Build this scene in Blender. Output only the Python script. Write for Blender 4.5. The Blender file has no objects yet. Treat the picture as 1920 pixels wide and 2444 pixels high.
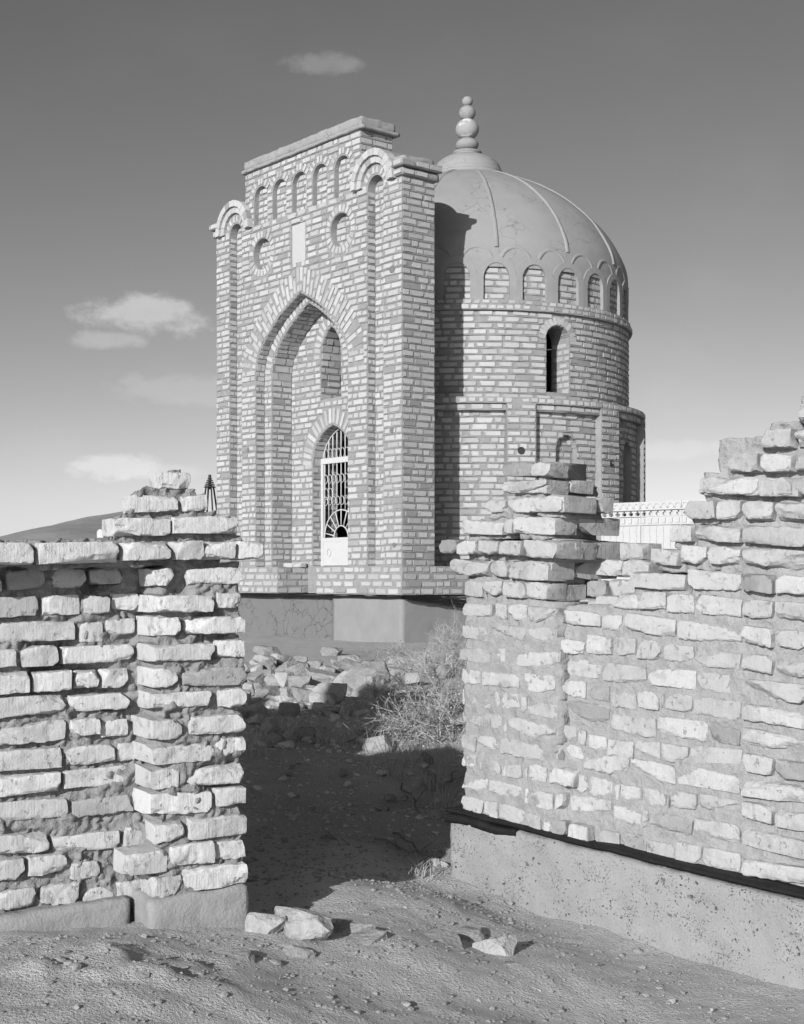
import bpy, bmesh, math, random
import numpy as np
from mathutils import Matrix, Vector

# ------------------------------------------------------------------ camera, sky, sun
scn = bpy.context.scene
COL = scn.collection
ZC = 1.35                       # eye height; all 'h' values below are heights relative to the eye
FPX, HOR, CXP = 3440.0, 1378.0, 960.0   # focal length, horizon row, centre column of the photograph (px)
cd = bpy.data.cameras.new('camera'); cam = bpy.data.objects.new('camera', cd); COL.objects.link(cam)
cam.location = (0, 0, ZC); cam.rotation_euler = (math.radians(90), 0, 0)
cd.sensor_fit = 'HORIZONTAL'; cd.sensor_width = 36; cd.lens = FPX/1920*36
cd.shift_y = (HOR-1222)/1920; cd.clip_start = 0.05; cd.clip_end = 12000
scn.camera = cam

SUN_EL = math.radians(18.5)
SUN_H = np.array([-0.4176, -0.9086])           # horizontal direction towards the sun
SUN_STRENGTH = 5.0
SKY_STRENGTH = 0.056
EXPOSURE = 0.0
sd = bpy.data.lights.new('sun', 'SUN'); so = bpy.data.objects.new('sun', sd); COL.objects.link(so)
sd.energy = SUN_STRENGTH; sd.angle = math.radians(0.5); sd.color = (1, 1, 1)
tosun = Vector((SUN_H[0]*math.cos(SUN_EL), SUN_H[1]*math.cos(SUN_EL), math.sin(SUN_EL)))
so.rotation_euler = tosun.to_track_quat('Z', 'Y').to_euler()
so.location = (-20, -40, 30)

vs = scn.view_settings
vs.view_transform = 'Standard'; vs.look = 'None'; vs.gamma = 1.0; vs.exposure = EXPOSURE
vs.use_curve_mapping = False

W = bpy.data.worlds.new('World'); scn.world = W; W.use_nodes = True


class NT:
    """small helper for node trees"""
    def __init__(s, tree): s.t = tree; s.n = tree.nodes; s.l = tree.links
    def add(s, typ, **kw):
        n = s.n.new(typ)
        for k, v in kw.items(): setattr(n, k, v)
        return n
    def set(s, n, i, v):
        if hasattr(v, 'is_linked') or isinstance(v, bpy.types.NodeSocket): s.l.new(v, n.inputs[i])
        else: n.inputs[i].default_value = v
    def math(s, op, a, b=None, c=None, clamp=False):
        n = s.add('ShaderNodeMath', operation=op); n.use_clamp = clamp
        s.set(n, 0, a)
        if b is not None: s.set(n, 1, b)
        if c is not None: s.set(n, 2, c)
        return n.outputs[0]
    def vmath(s, op, a, b=None):
        n = s.add('ShaderNodeVectorMath', operation=op); s.set(n, 0, a)
        if b is not None: s.set(n, 1, b)
        return n
    def noise(s, vec, scale, detail=4, rough=0.55, dist=0.0):
        n = s.add('ShaderNodeTexNoise'); n.inputs['Scale'].default_value = scale
        n.inputs['Detail'].default_value = detail; n.inputs['Roughness'].default_value = rough
        n.inputs['Distortion'].default_value = dist
        if vec is not None: s.l.new(vec, n.inputs['Vector'])
        return n.outputs['Fac']
    def mapr(s, v, a, b, c=0.0, d=1.0, smooth=False):
        n = s.add('ShaderNodeMapRange'); n.clamp = True
        if smooth: n.interpolation_type = 'SMOOTHSTEP'
        s.set(n, 0, v)
        for i, q in enumerate((a, b, c, d)): n.inputs[i+1].default_value = q
        return n.outputs[0]
    def mixf(s, f, a, b):
        n = s.add('ShaderNodeMix', data_type='FLOAT'); s.set(n, 0, f); s.set(n, 2, a); s.set(n, 3, b)
        return n.outputs[0]


def build_world():
    T = NT(W.node_tree)
    for n in list(T.n): T.n.remove(n)
    out = T.add('ShaderNodeOutputWorld'); bg = T.add('ShaderNodeBackground')
    bg.inputs['Strength'].default_value = SKY_STRENGTH
    sky = T.add('ShaderNodeTexSky', sky_type='NISHITA'); sky.sun_disc = False
    sky.sun_elevation = SUN_EL; sky.sun_rotation = math.atan2(SUN_H[0], SUN_H[1])
    sky.air_density = 1.0; sky.dust_density = 0.6; sky.ozone_density = 1.0
    # black-and-white film behind a red filter: the red channel of the daylight sky
    sp = T.add('ShaderNodeSeparateColor'); T.l.new(sky.outputs[0], sp.inputs[0])
    red = T.math('MULTIPLY', T.math('POWER', sp.outputs[0], 1.20), 1.34)      # film contrast
    tc = T.add('ShaderNodeTexCoord'); d = tc.outputs['Generated']
    sx = T.add('ShaderNodeSeparateXYZ'); T.l.new(d, sx.inputs[0])
    mp = T.add('ShaderNodeMapping'); mp.inputs['Scale'].default_value = (1, 1, 1.7); T.l.new(d, mp.inputs[0])
    n1 = T.noise(mp.outputs[0], 30, 9, 0.64)
    n2 = T.noise(mp.outputs[0], 7, 4, 0.5)
    # cumulus banks in the distance: an ellipsoidal bank each, its edge broken by noise
    banks = [(350, 748, 125, 40, 1.0), (262, 810, 75, 20, .55), (275, 1118, 90, 26, .8), (405, 1125, 70, 16, .35),
             (450, 930, 130, 34, .3), (765, 150, 80, 24, .4), (1620, 1075, 110, 22, .35), (2300, 900, 160, 50, .8),
             (-300, 860, 160, 50, .8), (-900, 1050, 200, 50, .8), (2900, 1080, 220, 40, .7)]
    tot = None
    for px, py, rx, ry, a in banks:
        c = Vector(((px-CXP)/FPX, 1, (HOR-py)/FPX)); k = 1/c.length; c.normalize()
        sub = T.vmath('SUBTRACT', d, tuple(c)).outputs[0]
        sc = T.vmath('MULTIPLY', sub, (FPX/rx/k*1.0, FPX/rx/k*.5, FPX/ry/k)).outputs[0]
        ln = T.vmath('LENGTH', sc).outputs['Value']
        e = T.math('SUBTRACT', T.math('MULTIPLY', n1, 2.6), ln)          # noise - distance
        m = T.math('MULTIPLY', T.mapr(e, -0.10, 0.75, 0, 1, True), a)
        tot = m if tot is None else T.math('MAXIMUM', tot, m)
    band = T.math('MULTIPLY', T.mapr(sx.outputs[2], 0.02, 0.12, 0, 1, True), T.mapr(sx.outputs[2], 0.45, 0.12, 0, 1, True))
    wisps = T.math('MULTIPLY', T.math('MULTIPLY', T.mapr(n2, 0.5, 0.85, 0, 1, True), band), 0.22)
    tot = T.math('MAXIMUM', tot, wisps)
    cl = T.math('ADD', T.math('MULTIPLY', n1, 3.0), T.math('ADD', T.math('MULTIPLY', red, .75), 4.8))
    g = T.mixf(T.math('MULTIPLY', tot, 0.85), red, cl)
    cb = T.add('ShaderNodeCombineColor')
    for i in range(3): T.l.new(g, cb.inputs[i])
    T.l.new(cb.outputs[0], bg.inputs[0]); T.l.new(bg.outputs[0], out.inputs[0])
build_world()

# ------------------------------------------------------------------ helpers
random.seed(7); RNG = np.random.RandomState(11)


def link(o, parent=None):
    COL.objects.link(o)
    if parent is not None: o.parent = parent
    return o


def empty(name, loc, label, cat, group=None):
    o = bpy.data.objects.new(name, None); o.empty_display_size = 0.2; o.location = loc
    link(o); tag(o, label, cat, group); return o


def tag(o, label=None, cat=None, group=None, kind=None):
    if label: o['label'] = label
    if cat: o['category'] = cat
    if group: o['group'] = group
    if kind: o['kind'] = kind
    return o


def mkmesh(name, V, F, mat=None, attrs=None, smooth=False):
    me = bpy.data.meshes.new(name)
    V = np.asarray(V, dtype=np.float64)
    me.from_pydata(V.tolist(), [], F if isinstance(F, list) else F.tolist())
    if attrs:
        for k, (typ, arr) in attrs.items():
            at = me.attributes.new(k, typ, 'POINT')
            at.data.foreach_set('vector' if typ == 'FLOAT_VECTOR' else 'value', np.asarray(arr, dtype=np.float32).ravel())
    if smooth: me.polygons.foreach_set('use_smooth', [True]*len(me.polygons))
    if mat: me.materials.append(mat)
    me.update(); return me


def mobj(name, me, parent=None, mw=None):
    o = bpy.data.objects.new(name, me); link(o, parent)
    if parent is not None and parent.type == 'EMPTY' or parent is not None:
        o.matrix_parent_inverse = parent_world(parent).inverted()
    if mw is not None: o.matrix_basis = mw
    return o


def parent_world(p):
    m = Matrix.Translation(p.location) if p.type == 'EMPTY' else p.matrix_basis.copy()
    return m


class MB:
    """collects boxes, tubes and loose faces for one mesh"""
    def __init__(s): s.V = []; s.F = []
    def add(s, V, F):
        o = len(s.V); s.V.extend([tuple(v) for v in V]); s.F.extend([tuple(i+o for i in f) for f in F])
    def tube(s, pts, r, n=6, cap=True):
        pts = [Vector(p) for p in pts]; rs = r if hasattr(r, '__len__') else [r]*len(pts)
        V = []; F = []
        up = Vector((0.13, 0.27, 0.95)).normalized()
        for i, p in enumerate(pts):
            t = (pts[min(i+1, len(pts)-1)]-pts[max(i-1, 0)]).normalized()
            if abs(t.dot(up)) > .95: x = t.cross(Vector((1, .1, 0))).normalized()
            else: x = t.cross(up).normalized()
            y = t.cross(x)
            for k in range(n):
                a = 2*math.pi*k/n; V.append(p+(x*math.cos(a)+y*math.sin(a))*rs[i])
        for i in range(len(pts)-1):
            for k in range(n):
                F.append((i*n+k, i*n+(k+1) % n, (i+1)*n+(k+1) % n, (i+1)*n+k))
        if cap: F.append(tuple(range(n))[::-1]); F.append(tuple(range((len(pts)-1)*n, len(pts)*n)))
        s.add(V, F)
    def box(s, fr, x0, x1, y0, y1, z0, z1):
        V = [fr(x, y, z) for x in (x0, x1) for y in (y0, y1) for z in (z0, z1)]
        s.add(V, [(0, 1, 3, 2), (4, 6, 7, 5), (0, 4, 5, 1), (2, 3, 7, 6), (0, 2, 6, 4), (1, 5, 7, 3)])
    def mesh(s, name, mat, smooth=False):
        me = mkmesh(name, s.V, s.F, mat, smooth=smooth)
        bm = bmesh.new(); bm.from_mesh(me); bmesh.ops.recalc_face_normals(bm, faces=bm.faces); bm.to_mesh(me); bm.free()
        return me


def _hash(i, j, k, seed):
    n = (i*374761393 + j*668265263 + k*2147483647 + seed*974711) & 0x7fffffff
    n = ((n ^ (n >> 13))*1274126177) & 0x7fffffff
    return ((n ^ (n >> 16)) & 0xffff)/65535.0


def vnoise(P, seed=0):
    P = np.asarray(P, dtype=np.float64); I = np.floor(P).astype(np.int64); f = P-I; f = f*f*(3-2*f)
    r = 0
    for dx in (0, 1):
        for dy in (0, 1):
            for dz in (0, 1):
                w = (f[:, 0] if dx else 1-f[:, 0])*(f[:, 1] if dy else 1-f[:, 1])*(f[:, 2] if dz else 1-f[:, 2])
                r = r + w*_hash(I[:, 0]+dx, I[:, 1]+dy, I[:, 2]+dz, seed)
    return r*2-1


def fbm(P, scale, octv=4, seed=0, gain=.5):
    P = np.asarray(P, dtype=np.float64)*scale; a = 1; s = 0
    for o in range(octv):
        s = s + a*vnoise(P+o*17.3, seed+o); P = P*2.03; a *= gain
    return s


# ------------------------------------------------------------------ materials (monochrome: the photograph is black and white)
def new_mat(name):
    m = bpy.data.materials.new(name); m.use_nodes = True
    T = NT(m.node_tree)
    for n in list(T.n): T.n.remove(n)
    out = T.add('ShaderNodeOutputMaterial'); b = T.add('ShaderNodeBsdfPrincipled')
    b.inputs['Roughness'].default_value = 0.95
    b.inputs['Specular IOR Level'].default_value = 0.15
    T.l.new(b.outputs[0], out.inputs[0])
    return m, T, b


def grey(T, b, v):
    cb = T.add('ShaderNodeCombineColor'); v = T.math('MULTIPLY', v, .82)
    for i in range(3): T.set(cb, i, v)
    T.l.new(cb.outputs[0], b.inputs['Base Color'])


def bump(T, b, h, strength=.5, dist=.01):
    n = T.add('ShaderNodeBump'); n.inputs['Strength'].default_value = strength; n.inputs['Distance'].default_value = dist
    T.l.new(h, n.inputs['Height']); T.l.new(n.outputs[0], b.inputs['Normal'])


def pos(T):
    return T.add('ShaderNodeNewGeometry').outputs['Position']


def mat_plain(name, v, var=.15, scale=12, bs=.4, bd=.01, rough=.95, fine=80):
    m, T, b = new_mat(name); P = pos(T)
    n = T.noise(P, scale, 5, .6); n2 = T.noise(P, fine, 3, .6)
    k = T.math('ADD', T.math('MULTIPLY', T.math('SUBTRACT', n, .5), var*2), T.math('MULTIPLY', T.math('SUBTRACT', n2, .5), var))
    grey(T, b, T.math('MULTIPLY', T.math('ADD', k, 1.0), v))
    bump(T, b, T.math('ADD', n, T.math('MULTIPLY', n2, .35)), bs, bd)
    b.inputs['Roughness'].default_value = rough
    return m


def mat_brick(name, base, mort, smear, sc=1.0, striae=0.0, darkfrac=.06, bd=.004):
    """fired brick with lime mortar wiped over its edges; tone per brick from the 'rnd' attribute plus the object's own random"""
    m, T, b = new_mat(name); P = pos(T)
    at = T.add('ShaderNodeAttribute'); at.attribute_name = 'bl'
    ar = T.add('ShaderNodeAttribute'); ar.attribute_name = 'rnd'
    oi = T.add('ShaderNodeObjectInfo')
    r = T.math('FRACT', T.math('ADD', ar.outputs['Fac'], oi.outputs['Random']))
    sx = T.add('ShaderNodeSeparateXYZ'); T.l.new(at.outputs['Vector'], sx.inputs[0])
    edge = T.math('MAXIMUM', T.math('ABSOLUTE', sx.outputs[0]), T.math('ABSOLUTE', sx.outputs[1]))
    n1 = T.noise(P, 22*sc, 4, .6); n2 = T.noise(P, 140*sc, 3, .6); n3 = T.noise(P, 7*sc, 3, .5)
    tone = T.math('ADD', T.math('MULTIPLY', r, .26), .84)
    dark = T.mapr(r, darkfrac, darkfrac+.03, .74, 1.0)
    tone = T.math('MULTIPLY', tone, dark)
    tone = T.math('MULTIPLY', tone, T.math('ADD', T.math('MULTIPLY', n1, .34), .83))
    tone = T.math('MULTIPLY', tone, T.math('ADD', T.math('MULTIPLY', n2, .24), .88))
    nl = T.noise(P, .9, 3, .5); tone = T.math('MULTIPLY', tone, T.math('ADD', .86, T.math('MULTIPLY', nl, .28)))
    hgt = T.math('ADD', n1, T.math('MULTIPLY', n2, .5))
    if striae:
        mp = T.add('ShaderNodeMapping'); mp.inputs['Scale'].default_value = (150, 150, 5); T.l.new(P, mp.inputs[0])
        ns = T.noise(mp.outputs[0], 1.0, 2, .5)
        tone = T.math('MULTIPLY', tone, T.math('ADD', T.math('MULTIPLY', ns, striae), 1-striae*.5))
        hgt = T.math('ADD', hgt, T.math('MULTIPLY', ns, .4))
        st = T.mapr(T.noise(P, 11, 4, .6), .52, .66, 0, 1, True); tone = T.math('MULTIPLY', tone, T.math('SUBTRACT', 1.0, T.math('MULTIPLY', st, .20)))
        # pits and lost skin on the face
        pit = T.mapr(T.noise(P, 34, 5, .7), .60, .70, 0, 1, True)
        tone = T.math('MULTIPLY', tone, T.math('SUBTRACT', 1.0, T.math('MULTIPLY', pit, .16)))
        hgt = T.math('SUBTRACT', hgt, T.math('MULTIPLY', pit, .8))
    col = T.math('MULTIPLY', tone, base)
    e = T.math('ADD', T.math('MULTIPLY', edge, .55), T.math('ADD', T.math('MULTIPLY', n1, .55), T.math('MULTIPLY', n3, .35)))
    sm = T.mapr(e, 1.08-smear, 1.24-smear, 0, 1, True)
    mt = T.math('MULTIPLY', T.math('ADD', T.math('MULTIPLY', n2, .4), .8), mort)
    grey(T, b, T.mixf(sm, col, mt))
    bump(T, b, T.math('ADD', hgt, T.math('MULTIPLY', sm, .5)), .8, bd)
    return m


def mat_cracked(name, v, cs, width, mask=.45, var=.2, depth=1.0, scale=5, amount=.6):
    """render with a net of shrinkage cracks"""
    m, T, b = new_mat(name); P = pos(T)
    w = T.add('ShaderNodeTexNoise'); w.inputs['Scale'].default_value = cs*1.3; w.inputs['Detail'].default_value = 4
    T.l.new(P, w.inputs['Vector'])
    off = T.vmath('MULTIPLY', T.vmath('SUBTRACT', w.outputs['Color'], (.5, .5, .5)).outputs[0], (1.1/cs,)*3).outputs[0]
    vo = T.add('ShaderNodeTexVoronoi', feature='DISTANCE_TO_EDGE'); vo.inputs['Scale'].default_value = cs
    T.l.new(T.vmath('ADD', P, off).outputs[0], vo.inputs['Vector'])
    n = T.noise(P, scale, 7, .68); n2 = T.noise(P, 55, 5, .7); nm = T.noise(P, cs*.45, 3, .5)
    cr = T.math('MULTIPLY', T.mapr(vo.outputs['Distance'], 0.0, width, 1, 0), T.mapr(nm, mask, mask+.1, 0, 1))
    tone = T.math('ADD', 1-var*.7, T.math('ADD', T.math('MULTIPLY', n, var), T.math('MULTIPLY', n2, var*.4)))
    tone = T.math('MULTIPLY', tone, T.math('SUBTRACT', 1.0, T.math('MULTIPLY', cr, amount)))
    grey(T, b, T.math('MULTIPLY', tone, v))
    bump(T, b, T.math('SUBTRACT', T.math('ADD', T.math('MULTIPLY', n, .6), T.math('MULTIPLY', n2, .3)), T.math('MULTIPLY', cr, depth)), .6, .012)
    return m


def mat_concrete(name, v):
    """weathered cast concrete with exposed pebbles"""
    m, T, b = new_mat(name); P = pos(T)
    n = T.noise(P, 6, 6, .6); n2 = T.noise(P, 120, 3, .6)
    w = T.add('ShaderNodeTexNoise'); w.inputs['Scale'].default_value = 70; T.l.new(P, w.inputs['Vector'])
    Pw = T.vmath('ADD', P, T.vmath('MULTIPLY', T.vmath('SUBTRACT', w.outputs['Color'], (.5, .5, .5)).outputs[0], (.022,)*3).outputs[0]).outputs[0]
    peb = None; tn = None
    for sc_, th in ((46, .58), (85, .48), (170, .40)):
        vo = T.add('ShaderNodeTexVoronoi'); vo.inputs['Scale'].default_value = sc_; T.l.new(Pw, vo.inputs['Vector'])
        sz = T.add('ShaderNodeSeparateColor'); T.l.new(vo.outputs['Color'], sz.inputs[0])
        thr = T.math('MULTIPLY', T.math('MAXIMUM', T.math('SUBTRACT', sz.outputs[0], th), 0), 1.0)
        thr = T.math('MULTIPLY', thr, T.mapr(T.noise(P, 5+sc_*.03, 3, .5), .40, .60, .1, 1.0))
        p = T.mapr(T.math('SUBTRACT', thr, vo.outputs['Distance']), 0, .07, 0, 1)
        pt = T.math('ADD', .16, T.math('MULTIPLY', sz.outputs[1], .5))
        tn = pt if tn is None else T.mixf(p, tn, pt); peb = p if peb is None else T.math('MAXIMUM', peb, p)
    base = T.math('ADD', .66, T.math('ADD', T.math('MULTIPLY', n, .42), T.math('MULTIPLY', n2, .28)))
    grey(T, b, T.math('MULTIPLY', T.mixf(peb, base, tn), v))
    bump(T, b, T.math('ADD', T.math('MULTIPLY', n2, .7), T.math('ADD', T.math('MULTIPLY', n, .6), T.math('MULTIPLY', peb, -.5))), .8, .008)
    return m


def mat_ground(name):
    m, T, b = new_mat(name); P = pos(T)
    n = T.noise(P, 1.3, 6, .6); n1 = T.noise(P, 14, 5, .65); n2 = T.noise(P, 95, 4, .65)
    vo = T.add('ShaderNodeTexVoronoi'); vo.inputs['Scale'].default_value = 48; T.l.new(P, vo.inputs['Vector'])
    sz = T.add('ShaderNodeSeparateColor'); T.l.new(vo.outputs['Color'], sz.inputs[0])
    peb = T.mapr(T.math('SUBTRACT', T.math('MULTIPLY', T.math('MAXIMUM', T.math('SUBTRACT', sz.outputs[0], .72), 0), 1.3), vo.outputs['Distance']), 0, .05, 0, 1)
    tone = T.math('ADD', .40, T.math('ADD', T.math('MULTIPLY', n, .55), T.math('ADD', T.math('MULTIPLY', n1, .36), T.math('MULTIPLY', n2, .30))))
    tone = T.mixf(peb, tone, T.math('ADD', .7, T.math('MULTIPLY', sz.outputs[1], .6)))
    grey(T, b, T.math('MULTIPLY', tone, .58))
    bump(T, b, T.math('ADD', T.math('MULTIPLY', n1, .55), T.math('ADD', T.math('MULTIPLY', n2, .8), T.math('MULTIPLY', peb, .5))), 1.0, .022)
    return m


M = {}
M['brick'] = mat_brick('fired_brick', .50, .35, .20, 1.15, darkfrac=.05)
M['fgbrick'] = mat_brick('weathered_fired_brick', .60, .34, .06, 1.0, striae=.03, darkfrac=.06, bd=.005)
M['fgbrick3'] = mat_brick('sun_offset_fired_brick', .49, .34, .06, 1.0, striae=.03, darkfrac=.03, bd=.005)  # same brick, base tone lowered to offset the fuller sun on the right wall
M['fgbrick2'] = mat_brick('mortar_wiped_brick', .48, .40, .17, 1.0, striae=.05, darkfrac=.02, bd=.006)
M['mortar'] = mat_plain('lime_mortar', .315, .3, 9, .7, .012, fine=70)
M['mortar_fg'] = mat_plain('crumbling_mortar', .29, .35, 26, 1.0, .014, fine=130)
M['mortar_fg2'] = mat_plain('wiped_mortar', .355, .32, 20, 1.0, .014, fine=120)
M['plaster'] = mat_cracked('mud_plaster', .33, 5.0, .015, .48, .30, amount=.34, scale=3)
M['ribplaster'] = mat_plain('rib_plaster', .325, .18, 7, .5, .01)
M['cap'] = mat_cracked('cap_plaster', .34, 7, .03, .5, .4)
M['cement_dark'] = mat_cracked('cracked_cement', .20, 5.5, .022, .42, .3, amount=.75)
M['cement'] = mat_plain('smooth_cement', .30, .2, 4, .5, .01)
M['concrete'] = mat_concrete('pebbly_concrete', .33)
M['concrete2'] = mat_plain('foundation_concrete', .33, .22, 18, .8, .01, fine=110)
M['tar'] = mat_plain('tar_paper', .018, .4, 20, .6, .01, .6)
M['white'] = mat_plain('white_paint', .60, .06, 9, .15, .004, .5)
M['plaque'] = mat_plain('plaque_marble', .52, .08, 10, .2, .004, .6)
M['dark'] = mat_plain('dark_metal', .05, .3, 20, .3, .004, .6)
M['wood'] = mat_plain('old_timber', .22, .4, 40, .8, .01)
M['ground'] = mat_ground('dusty_ground')
M['stone'] = mat_plain('rubble_stone', .32, .5, 9, 1.0, .02, fine=60)
M['stone3'] = mat_plain('chalky_stone_chips', .58, .4, 14, .8, .01, fine=70)
M['stone2'] = mat_plain('pale_rubble_stone', .42, .5, 12, 1.0, .02, fine=60)
M['twig'] = mat_plain('dry_twig', .44, .4, 14, .3, .004)
M['leaf'] = mat_plain('dry_leaf', .38, .5, 5, .2, .004)
M['hill'] = mat_plain('hillside', .34, .35, .12, .8, .3, fine=1.2)
M['fence'] = mat_plain('white_concrete', .56, .08, 3, .2, .006)
M['interior'] = mat_plain('interior_plaster', .2, .2, 3, .3, .01)


# ------------------------------------------------------------------ terrain
GP = np.array([  # control points X, Y, h
    (-.5, 4.62, -1.13), (-.8, 4.45, -1.10), (-1.2, 4.1, -1.10), (-1.9, 3.8, -1.12), (-3, 3.2, -1.1), (-.56, 4.2, -1.19), (-.9, 3.9, -1.15),
    (-.25, 4.5, -1.23), (-.15, 4.9, -1.18), (-.05, 5.24, -1.19), (0, 5.6, -1.21), (.1, 6.0, -1.19), (-.3, 5.4, -1.14), (-.3, 6.2, -1.12),
    (.2, 5.85, -1.34), (.5, 5.55, -1.38), (.9, 5.1, -1.40), (1.3, 4.7, -1.41), (2.0, 4.0, -1.44), (.3, 5.0, -1.33), (.1, 4.3, -1.32), (.7, 4.4, -1.42),
    (0, 3.4, -1.38), (0, 2, -1.42), (0, 0, -1.45), (1.5, 3, -1.48), (-1.5, 3, -1.25), (-4, 0, -1.3), (4, 0, -1.5), (0, -6, -1.5),
    (.35, 6.6, -1.18), (0, 7.0, -1.12), (-1, 6.5, -1.06), (.9, 6.8, -1.12), (2, 6, -1.2), (0, 7.9, -1.02), (-1.2, 7.6, -.96), (1.2, 8, -1.0),
    (0, 9, -.93), (-1.3, 9, -.89), (1.5, 9.5, -.93), (-.5, 10.5, -.88), (1, 11, -.9), (-2.5, 10, -.87), (0, 13, -.88), (2, 13, -.9), (-2.5, 13, -.87),
    (0, 16, -.87), (0, 18.6, -.85), (-2, 17.5, -.85), (-3, 21, -.84), (2.5, 17, -.86), (4, 20, -.88), (5, 14, -.92), (-6, 15, -.86), (0, 27, -.86),
    (-12, 10, -.9), (12, 12, -1.0), (-14, 30, -.85), (14, 30, -.9), (0, 60, -.8), (-60, 60, -.8), (60, 60, -.9), (0, 200, -.8), (-15, -15, -1.3), (15, -15, -1.5)])


def ground_h(x, y, rough=True):
    x = np.asarray(x, float).ravel(); y = np.asarray(y, float).ravel(); out = np.zeros_like(x)
    for i0 in range(0, len(x), 40000):
        xs = x[i0:i0+40000, None]; ys = y[i0:i0+40000, None]
        d2 = (xs-GP[None, :, 0])**2+(ys-GP[None, :, 1])**2
        sc = 0.06+0.004*(GP[None, :, 1]**2)*.3
        w = 1/(d2+sc)**2.2
        out[i0:i0+40000] = (w*GP[None, :, 2]).sum(1)/w.sum(1)
    if rough:
        P = np.stack([x, y, np.zeros_like(x)], 1)
        near = np.clip((24-np.hypot(x, y))/10, .25, 1)
        out = out+near*(fbm(P, 1.1, 3, 3)*.035+fbm(P, 3.2, 2, 5)*.012+np.abs(fbm(P, 10, 2, 9))*.007)
        # heap of crumbled mortar clods at the foot of the near wall end
        m = np.exp(-(((x+.82)/.42)**2+((y-4.05)/.28)**2))
        out = out+m*(.05+np.abs(fbm(P, 6, 2, 21))*.035+np.abs(fbm(P, 20, 2, 22))*.010)
        far = np.clip((np.hypot(x, y)-30)/200, 0, 1)
        out = out+far*fbm(P, .02, 3, 31)*1.0
    return out


def graded(lo, hi, fine0, fine1, step, grow=1.13):
    a = list(np.arange(fine0, fine1+1e-6, step)); s = step
    while a[-1] < hi: s *= grow; a.append(min(a[-1]+s, hi))
    s = step; b = []
    v = fine0
    while v > lo: s *= grow; v = max(v-s, lo); b.append(v)
    return np.array(b[::-1]+a)


def build_ground():
    gx = graded(-4000, 4000, -1.7, 1.9, .016, 1.08)
    gy = np.concatenate([graded(-300, 6.8, 3.7, 6.8, .016, 1.10), graded(6.8, 6000, 6.83, 6.84, .03, 1.012)[1:]])
    gy = gy[gy < 40]; s = gy[-1]-gy[-2]; l = list(gy)
    while l[-1] < 6000: s *= 1.25; l.append(l[-1]+s)
    gy = np.array(l)
    X, Y = np.meshgrid(gx, gy, indexing='ij'); Z = ground_h(X, Y)+ZC
    V = np.stack([X.ravel(), Y.ravel(), Z], 1); nx, ny = X.shape
    idx = np.arange(nx*ny).reshape(nx, ny)
    F = np.stack([idx[:-1, :-1], idx[1:, :-1], idx[1:, 1:], idx[:-1, 1:]], -1).reshape(-1, 4)
    o = link(bpy.data.objects.new('ground', mkmesh('ground', V, F, M['ground'], smooth=True)))
    tag(o, 'dusty dry earth ground strewn with grit', 'ground', kind='structure')
build_ground()


def px_ground(x, y):
    """where the sight line through a photo pixel meets the ground"""
    dx = (x-CXP)/FPX; dz = (HOR-y)/FPX
    t = np.linspace(2.5, 40, 3000); g = ground_h(dx*t, t, False); s = dz*t-g
    i = np.argmax(s < 0)
    return Vector((dx*t[i], t[i], g[i]+ZC))


def build_hill():
    n = 90; xs = np.linspace(-1, 1, n); X, Y = np.meshgrid(xs, xs, indexing='ij')
    r = np.hypot(X, Y); k = np.clip(1-r, 0, 1); k = k*k*(3-2*k)
    wx = X*64-42; wy = Y*150+270
    P = np.stack([wx.ravel(), wy.ravel(), np.zeros(n*n)], 1)
    Z = (k.ravel()*15.0*(1+.12*fbm(P, .02, 3, 40))+fbm(P, .12, 3, 41)*.5*k.ravel()) - 2.0 + ZC
    V = np.stack([wx.ravel(), wy.ravel(), Z], 1); idx = np.arange(n*n).reshape(n, n)
    F = np.stack([idx[:-1, :-1], idx[1:, :-1], idx[1:, 1:], idx[:-1, 1:]], -1).reshape(-1, 4)
    o = link(bpy.data.objects.new('hill', mkmesh('hill', V, F, M['hill'], smooth=True)))
    tag(o, 'bare low hill rising on the horizon behind the walls', 'hill', kind='structure')
    return V.reshape(n, n, 3)
HILL = build_hill()


def hill_z(x, y):
    i = np.clip((x+42)/64*.5+.5, 0, 1)*89; j = np.clip((y-270)/150*.5+.5, 0, 1)*89
    i0 = int(min(i, 88)); j0 = int(min(j, 88)); a = i-i0; b = j-j0; Z = HILL[:, :, 2]
    return (Z[i0, j0]*(1-a)*(1-b)+Z[i0+1, j0]*a*(1-b)+Z[i0, j0+1]*(1-a)*b+Z[i0+1, j0+1]*a*b)

# ------------------------------------------------------------------ the mausoleum
D1 = np.array([-0.63357, 0.77369]); D2 = np.array([0.77369, 0.63357])     # along the front (to the left), into the building
C0 = np.array([0.0054, 18.65])                                           # right front corner of the portal
AX = np.array([1.014, 22.38])                                            # axis of drum and dome
PW = 4.50                                                                # portal width
UP = np.array([0, 0, 1.0])


def PL(a, b, h):
    q = C0+a*D1+b*D2
    return np.array([q[0], q[1], h+ZC])


def CY(phi, r, h):
    q = AX-D2*(r*math.cos(phi))-D1*(r*math.sin(phi))
    return np.array([q[0], q[1], h+ZC])


def v3(d): return np.array([d[0], d[1], 0.0])


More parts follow.
